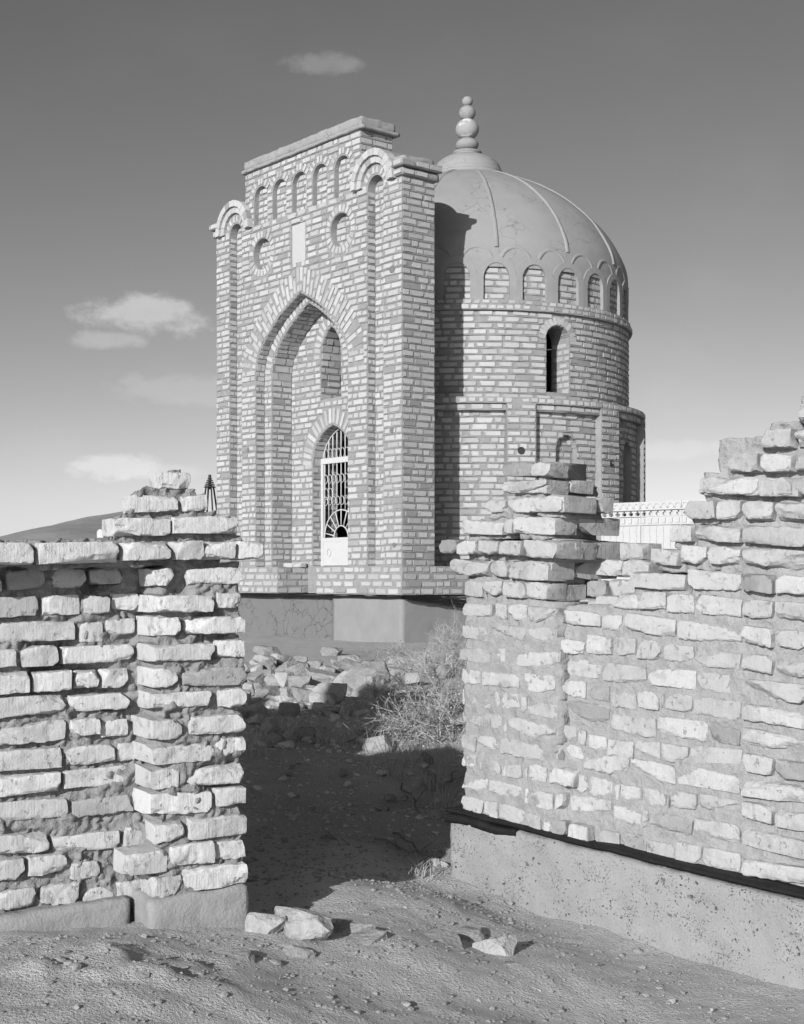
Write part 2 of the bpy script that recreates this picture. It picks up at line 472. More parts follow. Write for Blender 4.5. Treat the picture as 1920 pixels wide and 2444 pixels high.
# --- chips: the visible, mortar-edged faces of bricks (unit size, reused)
def make_chip(seed, long=True):
    r = np.random.RandomState(seed); cx = .07 if long else .11
    q = []
    for sx_, sz_ in ((1, -1), (1, 1), (-1, 1), (-1, -1)):
        a, b = abs(r.normal(cx, cx*.6)), abs(r.normal(.13, .10))
        p1 = (sx_*(.5-a), sz_*.5*(1-abs(r.normal(0, .03)))); p2 = (sx_*.5*(1-abs(r.normal(0, .02))), sz_*(.5-b))
        q += [p1, p2] if sx_*sz_ < 0 else [p2, p1]
    q.insert(4, (r.uniform(-.2, .2), .5-abs(r.normal(0, .06)))); q.append((r.uniform(-.2, .2), -.5+abs(r.normal(0, .06))))
    n = len(q); x = np.array([p[0] for p in q]); z = np.array([p[1] for p in q])
    V = []; tl = r.normal(0, .0012, 2)
    for o, kx, kz in ((-.02, 1, 1), (.0055, 1, 1), (.0080, .97, .91)):
        for i in range(n): V.append((x[i]*kx, o+((tl[0]*x[i]+tl[1]*z[i])*2+r.normal(0, .0004) if o > 0 else 0), z[i]*kz))
    F = []
    for l in range(2):
        for i in range(n): F.append((l*n+i, l*n+(i+1) % n, (l+1)*n+(i+1) % n, (l+1)*n+i))
    F.append(tuple(range(2*n, 3*n)))
    return np.array(V), F
CHL = [make_chip(100+i, True) for i in range(12)]
CHS = [make_chip(300+i, False) for i in range(12)]
CHM = {}


def chip_mesh(kind, i):
    if (kind, i) not in CHM:
        V, F = (CHL if kind == 'L' else CHS)[i]
        Vm = V.copy(); Vm[:, 1] *= -1
        bl = np.stack([V[:, 0]*2, V[:, 2]*2, np.zeros(len(V))], 1)
        CHM[(kind, i)] = mkmesh('brick_face', Vm, F, M['brick'], {'bl': ('FLOAT_VECTOR', bl), 'rnd': ('FLOAT', np.zeros(len(V)))})
    return CHM[(kind, i)]


LIP = []
BR = []      # every brick of the mausoleum: (P, S, N, U, L, H, pr, group)


def brick(P, S, N, U, L, H, pr=0.0, grp='b'):
    BR.append((np.asarray(P, float), S, N, U, L, H, pr, grp))


PITCH = .0895
BL_, BH_ = .25, .071


def courses(frame, intervals, h0, h1, seed, bond='mix', pitch=PITCH, grp='b', pr=0.0, shrink=1.0):
    """frame(s,h)->(P,S,N,U); intervals(h)->[(s0,s1),..]: lays bricks course by course"""
    r = random.Random(seed); n = max(1, int(round((h1-h0)/pitch))); p = (h1-h0)/n
    for i in range(n):
        h = h0+(i+.5)*p
        for s0, s1 in intervals(h):
            if s1-s0 < .03: continue
            if i and pitch == PITCH:          # bed joint: thin mortar lip added to throw a shadow line under the course
                m_ = max(1, int((s1-s0)/.4))
                for q in range(m_):
                    a_, b_ = s0+(s1-s0)*q/m_, s0+(s1-s0)*(q+1)/m_
                    P, S, N, U = frame((a_+b_)/2, h-p/2+.006*math.sin(a_*1.7+i*.31+seed)+r.gauss(0, .001)); LIP.append((P, S, N, U, (b_-a_), .006, .009))
            s = s0+(-(r.random()*.2) if i % 2 else -.02 - r.random()*.1)
            hd = (i % 2 == 0) if bond == 'mix' else False
            while s < s1-.02:
                if bond == 'header': L = .12
                else: L = .25 if r.random() < .66 else .12
                e = s+L; x0 = max(s, s0)+(.008 if s <= s0 else .006); x1 = min(e, s1)-(.004 if e >= s1 else .006)
                if x1-x0 > .028:
                    w = x1-x0; k = 1-abs(r.gauss(0, .15)); hh = BH_*(p/PITCH)*(1-abs(r.gauss(0, .14)))
                    off = (r.random()-.5)*w*(1-k)
                    if s <= s0 or e >= s1: k = 1-abs(r.gauss(0, .02)); off = 0
                    P, S, N, U = frame((x0+x1)/2+off, h+r.gauss(0, .003)+.006*math.sin(x0*1.7+i*.31+seed)*(1 if pitch == PITCH else 0))
                    if r.random() > .03: brick(P, S, N, U, w*k*shrink, hh, pr+r.gauss(0, .0016), grp)
                s = e+.004


def sub_iv(iv, holes):
    for a, b in holes:
        out = []
        for s0, s1 in iv:
            if b <= s0 or a >= s1: out.append((s0, s1)); continue
            if a > s0: out.append((s0, a))
            if b < s1: out.append((b, s1))
        iv = out
    return iv


# --- arch outlines: half outline from springing to apex as (dx, dh); symmetric
IW = [(1.124, 2.90), (1.12, 3.04), (1.095, 3.16), (1.04, 3.285), (.94, 3.41), (.82, 3.53), (.69, 3.64), (.5, 3.785), (.25, 3.925), (0, 4.045)]
IWC = 2.29


def scale_arch(pts, w, apex):
    b = pts[0][1]; k = (apex-b)/(pts[-1][1]-b); q = w/pts[0][0]
    return [(x*q, b+(h-b)*k) for x, h in pts]
IW2 = scale_arch(IW, .925, 3.915)
DOORC, WINC = 2.205, 2.235
DOOR = [(.475, 1.62), (.465, 1.74), (.43, 1.86), (.36, 1.98), (.25, 2.08), (.12, 2.155), (0, 2.195)]
WIN = [(.242, 3.15), (.236, 3.26), (.21, 3.37), (.16, 3.47), (.085, 3.56), (0, 3.615)]


def semi(w, h, rise=None, n=7):
    rise = rise or w
    return [(w*math.cos(t), h+rise*math.sin(t)) for t in np.linspace(0, math.pi/2, n)]


def half_at(pts, h):
    """half width of an arch opening at height h (None above it)"""
    if h <= pts[0][1]: return pts[0][0]
    for (x0, h0), (x1, h1) in zip(pts, pts[1:]):
        if h0 <= h <= h1: return x0+(x1-x0)*(h-h0)/(h1-h0+1e-9)
    return None


def arch_loop(c, pts, bottom):
    L = [(c-x, h) for x, h in pts]; R = [(c+x, h) for x, h in reversed(pts[:-1])]
    return [(c-pts[0][0], bottom)]+L+R+[(c+pts[0][0], bottom)]


def offset_half(pts, d):
    """outline pushed outward by d"""
    out = []
    for i, (x, h) in enumerate(pts):
        a = pts[max(i-1, 0)]; b = pts[min(i+1, len(pts)-1)]
        tx, th = b[0]-a[0], b[1]-a[1]; l = math.hypot(tx, th); nx, nh = th/l, -tx/l
        if i == len(pts)-1: nx, nh = 0, 1.15
        if i == 0: nx, nh = 1, 0
        out.append((x+nx*d, h+nh*d))
    return out


def slab(loops, b0, b1, xf):
    """plate with holes between depths b0 and b1; loops[0] is the outline. returns verts, faces"""
    cu = bpy.data.curves.new('tmp', 'CURVE'); cu.dimensions = '2D'; cu.fill_mode = 'BOTH'; cu.extrude = (b1-b0)/2
    for lp in loops:
        sp = cu.splines.new('POLY'); sp.points.add(len(lp)-1); sp.use_cyclic_u = True
        for p, (x, y) in zip(sp.points, lp): p.co = (x, y, 0, 1)
    ob = bpy.data.objects.new('tmp', cu); COL.objects.link(ob)
    dg = bpy.context.evaluated_depsgraph_get(); dg.update()
    me = bpy.data.meshes.new_from_object(ob.evaluated_get(dg))
    V = [xf(v.co.x, b0+(v.co.z+(b1-b0)/2), v.co.y) for v in me.vertices]
    F = [tuple(p.vertices) for p in me.polygons]
    bpy.data.objects.remove(ob); bpy.data.curves.remove(cu); bpy.data.meshes.remove(me)
    return V, F


mau = empty('mausoleum', (float(AX[0]), float(AX[1]), ZC-.85), 'tall brick mausoleum with arched portal, round drum and plastered dome', 'mausoleum')

HB = -.23       # underside of the brickwork
NICHES = [(.391, .732), (3.80, 4.118)]
NC = [.561, 3.96]
NICHE = semi(.168, 5.16, .17)
PAR = (.886, 3.69)
SMALL = [1.30, 1.81, 2.305, 2.80, 3.285]; SARCH = semi(.172, 5.585, .17)
EYES = [(1.335, 4.755), (3.25, 4.755)]; ER = .225
PLQ = (2.166, 2.50, 4.467, 5.06)


def portal_outline(arch=None):
    o = [(0, .10)]
    if arch: o += [(IWC-arch[0][0], .10)]+[(IWC-x, h) for x, h in arch]+[(IWC+x, h) for x, h in reversed(arch[:-1])]+[(IWC+arch[0][0], .10)]
    o += [(PW, .10), (PW, 5.42), (4.42, 5.42)]
    o += [(3.96+.45*math.cos(t), 5.21+.45*math.sin(t)) for t in np.linspace(.45, math.pi-.8, 12)]
    o += [(PAR[1], 5.55), (PAR[1], 6.015), (PAR[0], 6.015), (PAR[0], 5.55)]
    o += [(.561+.45*math.cos(t), 5.21+.45*math.sin(t)) for t in np.linspace(.8, math.pi-.45, 12)]
    o += [(.08, 5.42), (0, 5.42)]
    return o


def circ(cx, cy, r, n=24): return [(cx+r*math.cos(t), cy+r*math.sin(t)) for t in np.linspace(0, 2*math.pi, n, endpoint=False)]


def build_portal():
    mb = MB(); O = portal_outline(IW); O2 = portal_outline(IW2); O3 = portal_outline()
    nl = [arch_loop(c, NICHE, .15) for c in NC]
    sl = [arch_loop(c, SARCH, 5.20) for c in SMALL]
    el = [circ(x, y, ER) for x, y in EYES]
    pq = [(PLQ[0], PLQ[2]), (PLQ[1], PLQ[2]), (PLQ[1], PLQ[3]), (PLQ[0], PLQ[3])]
    iw = arch_loop(IWC, IW, .152); iw2 = arch_loop(IWC, IW2, .152)
    wi = arch_loop(WINC, WIN, 2.574); do = arch_loop(DOORC, DOOR, .16)
    mb.add(*slab([O]+nl+sl+el+[pq], 0, .03, PL))
    mb.add(*slab([O]+nl+sl+el, .03, .075, PL))
    mb.add(*slab([O]+nl+el, .075, .10, PL))
    mb.add(*slab([O]+nl, .10, .128, PL))
    mb.add(*slab([O], .128, .153, PL))
    mb.add(*slab([O2], .153, .506, PL))
    mb.add(*slab([O3, wi, do], .506, .545, PL))
    inner = [(.75, HB), (3.75, HB), (3.75, 4.3), (.75, 4.3)]
    mb.add(*slab([inner, wi, do], .545, .95, PL))
    me = mkmesh('portal_wall', mb.V, mb.F, M['mortar'])
    mobj('portal_wall', me, mau)
    # ---- bricks
    S, N = v3(-D1), v3(-D2)

    def plane(b): return lambda a, h: (PL(a, b, h), S, N, UP)
    ring = .36
    iwo = offset_half(IW, ring)

    def iv_front(h):
        iv = [(0, PW)] if h < 5.2 else [PAR]
        holes = []
        for n0, n1 in NICHES:
            c = (n0+n1)/2; k = half_at(NICHE, h)
            if h > .15 and k: holes.append((c-.17, c+.17))
            elif h > .15 and h < 5.46: holes.append((c-.29, c+.29))
            if 5.16 < h < 5.66:
                w = math.sqrt(max(.45**2-(h-5.21)**2, 0)); holes.append((c-w-.01, c+w+.01))
        if h > .15:
            if h < 2.90: holes.append((IWC-1.124, IWC+1.124))
            else:
                k = half_at(iwo, h)
                if k: holes.append((IWC-k, IWC+k))
        for c in SMALL:
            if 5.2 < h < 5.585: holes.append((c-.172, c+.172))
            elif 5.585 <= h < 5.585+.30:
                w = math.sqrt(max(.30**2-(h-5.585)**2, 0)); holes.append((c-w, c+w))
        for x, y in EYES:
            if abs(h-y) < .345:
                w = math.sqrt(.345**2-(h-y)**2); holes.append((x-w, x+w))
        if PLQ[2] < h < PLQ[3]: holes.append((PLQ[0]-.02, PLQ[1]+.02))
        return sub_iv(iv, holes)
    courses(plane(0), iv_front, .15, 5.205, 1)
    courses(plane(0), iv_front, 5.205, 6.01, 2)
    # niche backs and jambs
    for c in NC:
        courses(plane(.128), lambda h, c=c: ([(c-half_at(NICHE, h)+.005, c+half_at(NICHE, h)-.005)] if half_at(NICHE, h) else []), .15, 5.32, int(c*100))
        a1 = c+.168
        courses(lambda s, h, a1=a1: (PL(a1, .128-s, h), v3(D2)*-1*-1, v3(-D1), UP), lambda h: [(0, .124)], .15, 5.16, int(c*100)+1, grp='j')
    for c in SMALL:
        courses(plane(.075), lambda h, c=c: ([(c-half_at(SARCH, h)+.005, c+half_at(SARCH, h)-.005)] if half_at(SARCH, h) else []), 5.205, 5.74, int(c*77))
    for x, y in EYES:
        courses(plane(.10), lambda h, x=x, y=y: [(x-math.sqrt(max(ER**2-(h-y)**2, 0))+.005, x+math.sqrt(max(ER**2-(h-y)**2, 0))-.005)], y-ER, y+ER, int(x*99))
    # right side of the portal and of the parapet
    side = lambda a: (lambda s, h: (PL(a, s, h), v3(D2), v3(-D1), UP))
    courses(side(0), lambda h: [(0, .545)], .15, 5.205, 5)
    courses(side(PAR[0]), lambda h: [(0, .545)], 5.55, 6.01, 6)
    # iwan: jambs, step face, back wall
    courses(lambda s, h: (PL(IWC+1.124, s, h), v3(D2), v3(-D1), UP), lambda h: [(0, .150)], .15, 2.92, 7, grp='j')
    courses(lambda s, h: (PL(IWC+.925, s+.153, h), v3(D2), v3(-D1), UP), lambda h: [(0, .350)], .15, 2.92, 8, grp='j')
    courses(plane(.153), lambda h: [(IWC+.93, IWC+1.12), (IWC-1.12, IWC-.93)], .15, 2.92, 9)
    wo = offset_half(WIN, .20); dor = offset_half(DOOR, .27)

    def iv_back(h):
        k = half_at(IW2, h)
        if not k: return []
        iv = [(IWC-k+.005, IWC+k-.005)]; holes = []
        if 2.574 < h: 
            q = half_at(wo, h) if h > 3.15 else .245
            if q: holes.append((WINC-q, WINC+q))
        q = half_at(dor, h) if h > 1.62 else .48
        if q and h > .16: holes.append((DOORC-q, DOORC+q))
        return sub_iv(iv, holes)
    courses(plane(.506), iv_back, .15, 3.87, 10)
    courses(lambda s, h: (PL(WINC+.242, .506+s, h), v3(D2), v3(-D1), UP), lambda h: [(0, .44)], 2.58, 3.15, 11, grp='j')
    courses(lambda s, h: (PL(DOORC+.475, .506+s, h), v3(D2), v3(-D1), UP), lambda h: [(0, .44)], .16, 1.62, 12, grp='j')

    # soffits of the arches: rows running through the depth
    def soffit(c, pts, b0, b1, seed):
        r = random.Random(seed)
        P = [(c+x, h) for x, h in pts]
        for sgn in (1, -1):
            for (x0, h0), (x1, h1) in zip(P, P[1:]):
                l = math.hypot(x1-x0, h1-h0); n = max(1, round(l/.088))
                for i in range(n):
                    t = (i+.5)/n; a = x0+(x1-x0)*t; h = h0+(h1-h0)*t
                    if sgn < 0: a = 2*c-a
                    tx, th = (x1-x0)/l*sgn, (h1-h0)/l
                    U = v3(D1)*tx+UP*th; Nn = (v3(D1)*(-th)+UP*tx)*sgn
                    if Nn @ (v3(D1)*(-sgn)) < 0 and abs(th) > .2: Nn = -Nn
                    Sd = np.cross(U, Nn)
                    s = b0-r.random()*.1
                    while s < b1-.02:
                        L = .25 if r.random() < .6 else .12
                        e0, e1 = max(s, b0)+.006, min(s+L, b1)-.006
                        if e1-e0 > .03: brick(PL(a, (e0+e1)/2, h), Sd, Nn, U, e1-e0, l/n*.82, r.gauss(0, .002), 'j')
                        s += L+.004
    soffit(IWC, IW, 0, .15, 20); soffit(IWC, IW2, .153, .505, 21); soffit(WINC, WIN, .506, .94, 22); soffit(DOORC, DOOR, .506, .94, 23)

    # voussoir rings
    def ringv(c, pts, b, width, lens, seed, step=.083, grp='v', pr=.002, dn=0.0):
        r = random.Random(seed); per = []
        fine = []
        for (x0, h0), (x1, h1) in zip(pts, pts[1:]):
            for i in range(24):
                t = i/24; fine.append((x0+(x1-x0)*t, h0+(h1-h0)*t))
        fine.append(pts[-1])
        acc = [0]
        for p, q in zip(fine, fine[1:]): acc.append(acc[-1]+math.hypot(q[0]-p[0], q[1]-p[1]))
        T = acc[-1]; n = int(round(T/step))
        for k in range(n):
            d = (k+.5)*T/n; i = int(np.searchsorted(acc, d)); i = min(max(i, 3), len(fine)-4)
            x, h = fine[i]; q0, q1 = fine[i-3], fine[min(i+3, len(fine)-1)]
            tx, th = q1[0]-q0[0], q1[1]-q0[1]; l = math.hypot(tx, th); nx, nh = th/l, -tx/l
            w_ = min(1, (T-d)/(.30*T)); nx, nh = nx*w_, nh*w_+(1-w_); l = math.hypot(nx, nh); nx, nh = nx/l, nh/l
            for sgn in (1, -1):
                o = .012+dn
                ls = lens if k % 2 else lens[::-1]
                for L in ls:
                    if o+L > width+dn+.03: L = width+dn-o
                    if L < .04: break
                    rr = o+L/2
                    P = PL(c+sgn*(x+nx*rr), b, h+nh*rr)
                    U = v3(D1)*(sgn*nx)+UP*nh         # radial
                    Sx = np.cross(U, N)
                    fl = 1+max(0, rr)*.35
                    brick(P, -Sx if False else Sx, N, U, T/n*.80*fl*(1-abs(r.gauss(0, .06))), (L-.012)*(1-abs(r.gauss(0, .05))), pr+r.gauss(0, .002), grp)
                    o += L+.006
    ringv(IWC, IW, 0, ring, [.25, .12], 30)
    ringv(IWC, IW2, .153, .185, [.185], 31)
    ringv(DOORC, DOOR, .506, .25, [.25], 32, .078)
    ringv(WINC, WIN, .506, .18, [.18], 33, .075)
    for c in SMALL: ringv(c, SARCH, 0, .115, [.115], int(c*31), .062, 'w')
    for c in NC: ringv(c, NICHE, 0, .115, [.115], int(c*33), .07, 'v')
    for x, y in EYES:
        n = 22
        for k in range(n):
            t = 2*math.pi*(k+.5)/n; rr = ER+.06
            U = v3(D1)*math.cos(t)+UP*math.sin(t); Sx = np.cross(U, N)
            brick(PL(x+rr*math.cos(t), 0, y+rr*math.sin(t)), Sx, N, U, .062, .105, .002, 'v')
build_portal()


def grid_box(fr, x0, x1, y0, y1, z0, z1, step, amp, seed, rnd=.012):
    """box with subdivided, roughened, softly worn surface (frame coordinates)"""
    n = [max(2, int(round((b-a)/step))) for a, b in ((x0, x1), (y0, y1), (z0, z1))]
    ids = {}; V = []; F = []

    def vid(i, j, k):
        if (i, j, k) not in ids: ids[(i, j, k)] = len(V); V.append((x0+(x1-x0)*i/n[0], y0+(y1-y0)*j/n[1], z0+(z1-z0)*k/n[2]))
        return ids[(i, j, k)]
    for i in range(n[0]):
        for j in range(n[1]):
            F.append((vid(i, j, 0), vid(i, j+1, 0), vid(i+1, j+1, 0), vid(i+1, j, 0))); k = n[2]
            F.append((vid(i, j, k), vid(i+1, j, k), vid(i+1, j+1, k), vid(i, j+1, k)))
        for k in range(n[2]):
            F.append((vid(i, 0, k), vid(i+1, 0, k), vid(i+1, 0, k+1), vid(i, 0, k+1))); j = n[1]
            F.append((vid(i, j, k), vid(i, j, k+1), vid(i+1, j, k+1), vid(i+1, j, k)))
    for j in range(n[1]):
        for k in range(n[2]):
            F.append((vid(0, j, k), vid(0, j, k+1), vid(0, j+1, k+1), vid(0, j+1, k))); i = n[0]
            F.append((vid(i, j, k), vid(i, j+1, k), vid(i, j+1, k+1), vid(i, j, k+1)))
    V = np.array(V); c = np.array([(x0+x1)/2, (y0+y1)/2, (z0+z1)/2]); hf = np.array([x1-x0, y1-y0, z1-z0])/2
    p = V-c; q = np.clip(p, -(hf-rnd), hf-rnd); d = p-q; l = np.linalg.norm(d, axis=1, keepdims=True)
    p = np.where(l > 1e-9, q+d/np.maximum(l, 1e-9)*rnd, p); V = p+c
    V = V+np.stack([fbm(V+9.1*i, 1/(step*2.2), 3, seed+i) for i in range(3)], 1)*amp
    return [fr(*v) for v in V], F


def build_portal_trim():
    S, N = v3(-D1), v3(-D2)
    # parapet cap: rough plaster on a thin projecting brick course
    mb = MB(); mb.add(*grid_box(PL, .80, 3.75, -.05, .62, 6.012, 6.062, .05, .006, 50, .008))
    mb.add(*grid_box(PL, .85, 3.70, -.035, .58, 6.055, 6.19, .04, .010, 51, .025))
    mobj('parapet_cap', mb.mesh('parapet_cap', M['cap'], True), mau)
    # shoulder cornices: two courses of projecting bricks each
    for sh, (a0, a1) in enumerate(((-.03, .20), (4.33, PW+.03))):
        m2 = MB(); m2.add(*grid_box(PL, (.0 if sh == 0 else 4.1), (.42 if sh == 0 else PW), .02, .56, 5.40, 5.50, .05, .012, 60+sh, .03))
        mobj('shoulder_top', m2.mesh('shoulder_top', M['cap'], True), mau)
        for k, (h, o) in enumerate(((5.255, .045), (5.365, .085))):
            m3 = MB(); m3.add(*grid_box(PL, a0-o+.03 if sh == 0 else a0, a1 if sh == 0 else a1+o-.03, -o+.004, .56+o*.6, h-.046, h+.046, .04, .003, 70+k, .006))
            mobj('cornice', m3.mesh('cornice', M['mortar'], True), mau)
            courses(lambda s, hh, o=o: (PL(s, -o+.004, hh), S, N, UP), lambda q, o=o: [(a0-o+.03, a1)] if sh == 0 else [(a0, a1+o-.03)], h-.046, h+.046, 80+k+9*sh, pitch=.092, grp='c')
            if sh == 0: courses(lambda s, hh, o=o: (PL(a0-o+.03, s, hh), v3(D2), v3(-D1), UP), lambda q, o=o: [(-o, .56+o*.6)], h-.046, h+.046, 90+k, pitch=.092, grp='c')
    # hood moulds over the side niches: two rings of bricks laid flat
    for c in NC:
        for k, (r0, r1, o) in enumerate(((.272, .362, .045), (.362, .452, .085))):
            n = 9+2*k
            for i in range(n):
                t0, t1 = [-.05+(math.pi+.10)*(i+q)/n for q in (.02, .98)]
                m = MB(); V = []
                for b in (-o, .05):
                    for t, r in ((t0, r0), (t1, r0), (t1, r1), (t0, r1)): V.append(PL(c+r*math.cos(t), b, 5.215+r*math.sin(t)))
                m.add(V, [(0, 1, 2, 3), (7, 6, 5, 4), (0, 4, 5, 1), (1, 5, 6, 2), (2, 6, 7, 3), (3, 7, 4, 0)])
                me = m.mesh('hood_brick', M['brick']);
                bl = np.tile(np.array([.6, .5, 0]), (8, 1)); at = me.attributes.new('bl', 'FLOAT_VECTOR', 'POINT'); at.data.foreach_set('vector', bl.astype(np.float32).ravel())
                mobj('hood_brick', me, mau)
    # marble plaque
    m = MB(); m.box(PL, PLQ[0]+.006, PLQ[1]-.006, .008, .028, PLQ[2]+.006, PLQ[3]-.006)
    o = mobj('plaque', m.mesh('plaque', M['plaque']), mau); o['label'] = 'blank pale stone plaque let into the portal'
    # base course of brick, slightly proud, with a notch before the door
    mb = MB()
    for a0, a1, bb in ((-.03, 1.851, 1.7), (2.80, PW+.03, .70)): mb.box(PL, a0, a1, -.03, bb, HB, .148)
    mb.box(PL, 1.80, 2.85, .50, .70, HB, .147)
    mobj('base_course', mb.mesh('base_course', M['mortar']), mau)
    S_ = S
    courses(lambda s, h: (PL(s, -.03, h), S, N, UP), lambda h: [(-.03, 1.851), (2.80, PW+.03)], HB, .148, 40, 'header' if False else 'mix', pitch=.094, grp='b')
    courses(lambda s, h: (PL(-.03, s, h), v3(D2), v3(-D1), UP), lambda h: [(-.03, 1.70)], HB, .148, 41, pitch=.094, grp='b')
    courses(lambda s, h: (PL(2.80, s, h), v3(D2), v3(-D1), UP), lambda h: [(-.03, .69)], HB, .148, 42, pitch=.094, grp='j')
    # tar paper between base and plinth, frayed
    mb = MB(); r = random.Random(5)
    for k in range(4):
        pts = [PL(a, -.045-.012*k+r.gauss(0, .006), HB-.014-.006*k+fbm(np.array([[a*2.2, k, 0]]), 1, 3, 3)[0]*.010) for a in np.linspace(-.06, PW, 60)]
        V = []; 
        for p in pts: V += [p+v3(D2)*.1, p, p-UP*.012]
        F = []
        for i in range(len(pts)-1):
            for j in (0, 1): F.append((3*i+j, 3*i+j+1, 3*i+4+j, 3*i+3+j))
        mb.add(V, F)
    for k in range(7):
        pts = [PL(-.05-.010*k+r.gauss(0, .005), b, HB-.010-.007*k-b*.02*k+r.gauss(0, .003)) for b in np.linspace(-.05, 1.4-.05*k, 20)]
        V = []
        for p in pts: V += [p+v3(D1)*.06, p, p-UP*.009]
        F = []
        for i in range(len(pts)-1):
            for j in (0, 1): F.append((3*i+j, 3*i+j+1, 3*i+4+j, 3*i+3+j))
        mb.add(V, F)
    mobj('damp_course', mb.mesh('damp_course', M['tar']), mau)
    # concrete plinth: smooth paler block to the right, older cracked face set back to the left
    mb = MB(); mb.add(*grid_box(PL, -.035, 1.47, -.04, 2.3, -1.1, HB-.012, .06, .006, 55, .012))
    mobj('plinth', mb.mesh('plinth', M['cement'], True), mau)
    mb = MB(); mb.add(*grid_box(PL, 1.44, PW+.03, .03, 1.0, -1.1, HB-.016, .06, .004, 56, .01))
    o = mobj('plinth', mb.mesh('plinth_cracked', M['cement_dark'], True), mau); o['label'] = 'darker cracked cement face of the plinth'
build_portal_trim()


# --- drum, lower storey, dome
LOWR, DRR = 2.72, 2.47
PILC = [math.radians(64-32.7*k) for k in range(-6, 5)]     # pilaster centres
PHW = math.radians(4.45)
HLT, HCOR0, HCOR1 = 2.47, 3.70, 3.845
WPH0, WPH1 = math.radians(74.6), math.radians(83.7)
DWIN = [(.20, 3.33), (.19, 3.40), (.155, 3.465), (.10, 3.51), (0, 3.535)]


def panel_pos(phi):
    """offset from the nearest panel centre and whether inside the panel"""
    d = (phi-PILC[0]) % math.radians(32.7)
    inside = PHW < d < math.radians(32.7)-PHW
    return inside, d-math.radians(32.7)/2


def low_r(phi, h):
    ins, off = panel_pos(phi)
    R = LOWR
    if ins and h < 2.385: R -= .045
    if ins and h < 2.285: R -= .075
    s = off*LOWR
    if ins and phi > math.radians(62) and h < 1.99:
        w = .185 if h < 1.80 else math.sqrt(max(.185**2-(h-1.80)**2*.95, 0))
        if abs(s) < w: R -= .10 if phi < 1.7 else .26
    return R


def cyl_sheet(phis, hs, rfun, skip=None, reveal=.35):
    """stepped cylinder surface: one flat cell per grid cell with side faces where the radius changes"""
    mb_V = []; F = []; ids = {}

    def vid(i, j, r):
        k = (i, j, round(r, 4))
        if k not in ids: ids[k] = len(mb_V); mb_V.append(CY(phis[i], r, hs[j]))
        return ids[k]
    ni, nj = len(phis)-1, len(hs)-1
    R = np.zeros((ni, nj))
    for i in range(ni):
        for j in range(nj):
            pm, hm = (phis[i]+phis[i+1])/2, (hs[j]+hs[j+1])/2
            R[i, j] = rfun(pm, hm)
            if skip and skip(pm, hm): R[i, j] = DRR-reveal-1.0
    dead = R < DRR-reveal-.5
    for i in range(ni):
        for j in range(nj):
            if not dead[i, j]: F.append((vid(i, j, R[i, j]), vid(i+1, j, R[i, j]), vid(i+1, j+1, R[i, j]), vid(i, j+1, R[i, j])))
            for di, dj in ((1, 0), (0, 1)):
                a, b = i+di, j+dj
                if a >= ni or b >= nj: continue
                r0, r1 = R[i, j], R[a, b]
                if dead[i, j] and dead[a, b]: continue
                if dead[i, j]: r0 = r1-reveal
                if dead[a, b]: r1 = r0-reveal
                if abs(r0-r1) < 1e-5: continue
                if di: F.append((vid(a, j, r0), vid(a, j, r1), vid(a, j+1, r1), vid(a, j+1, r0)))
                else: F.append((vid(i, b, r0), vid(i, b, r1), vid(i+1, b, r1), vid(i+1, b, r0)))
    return mb_V, F


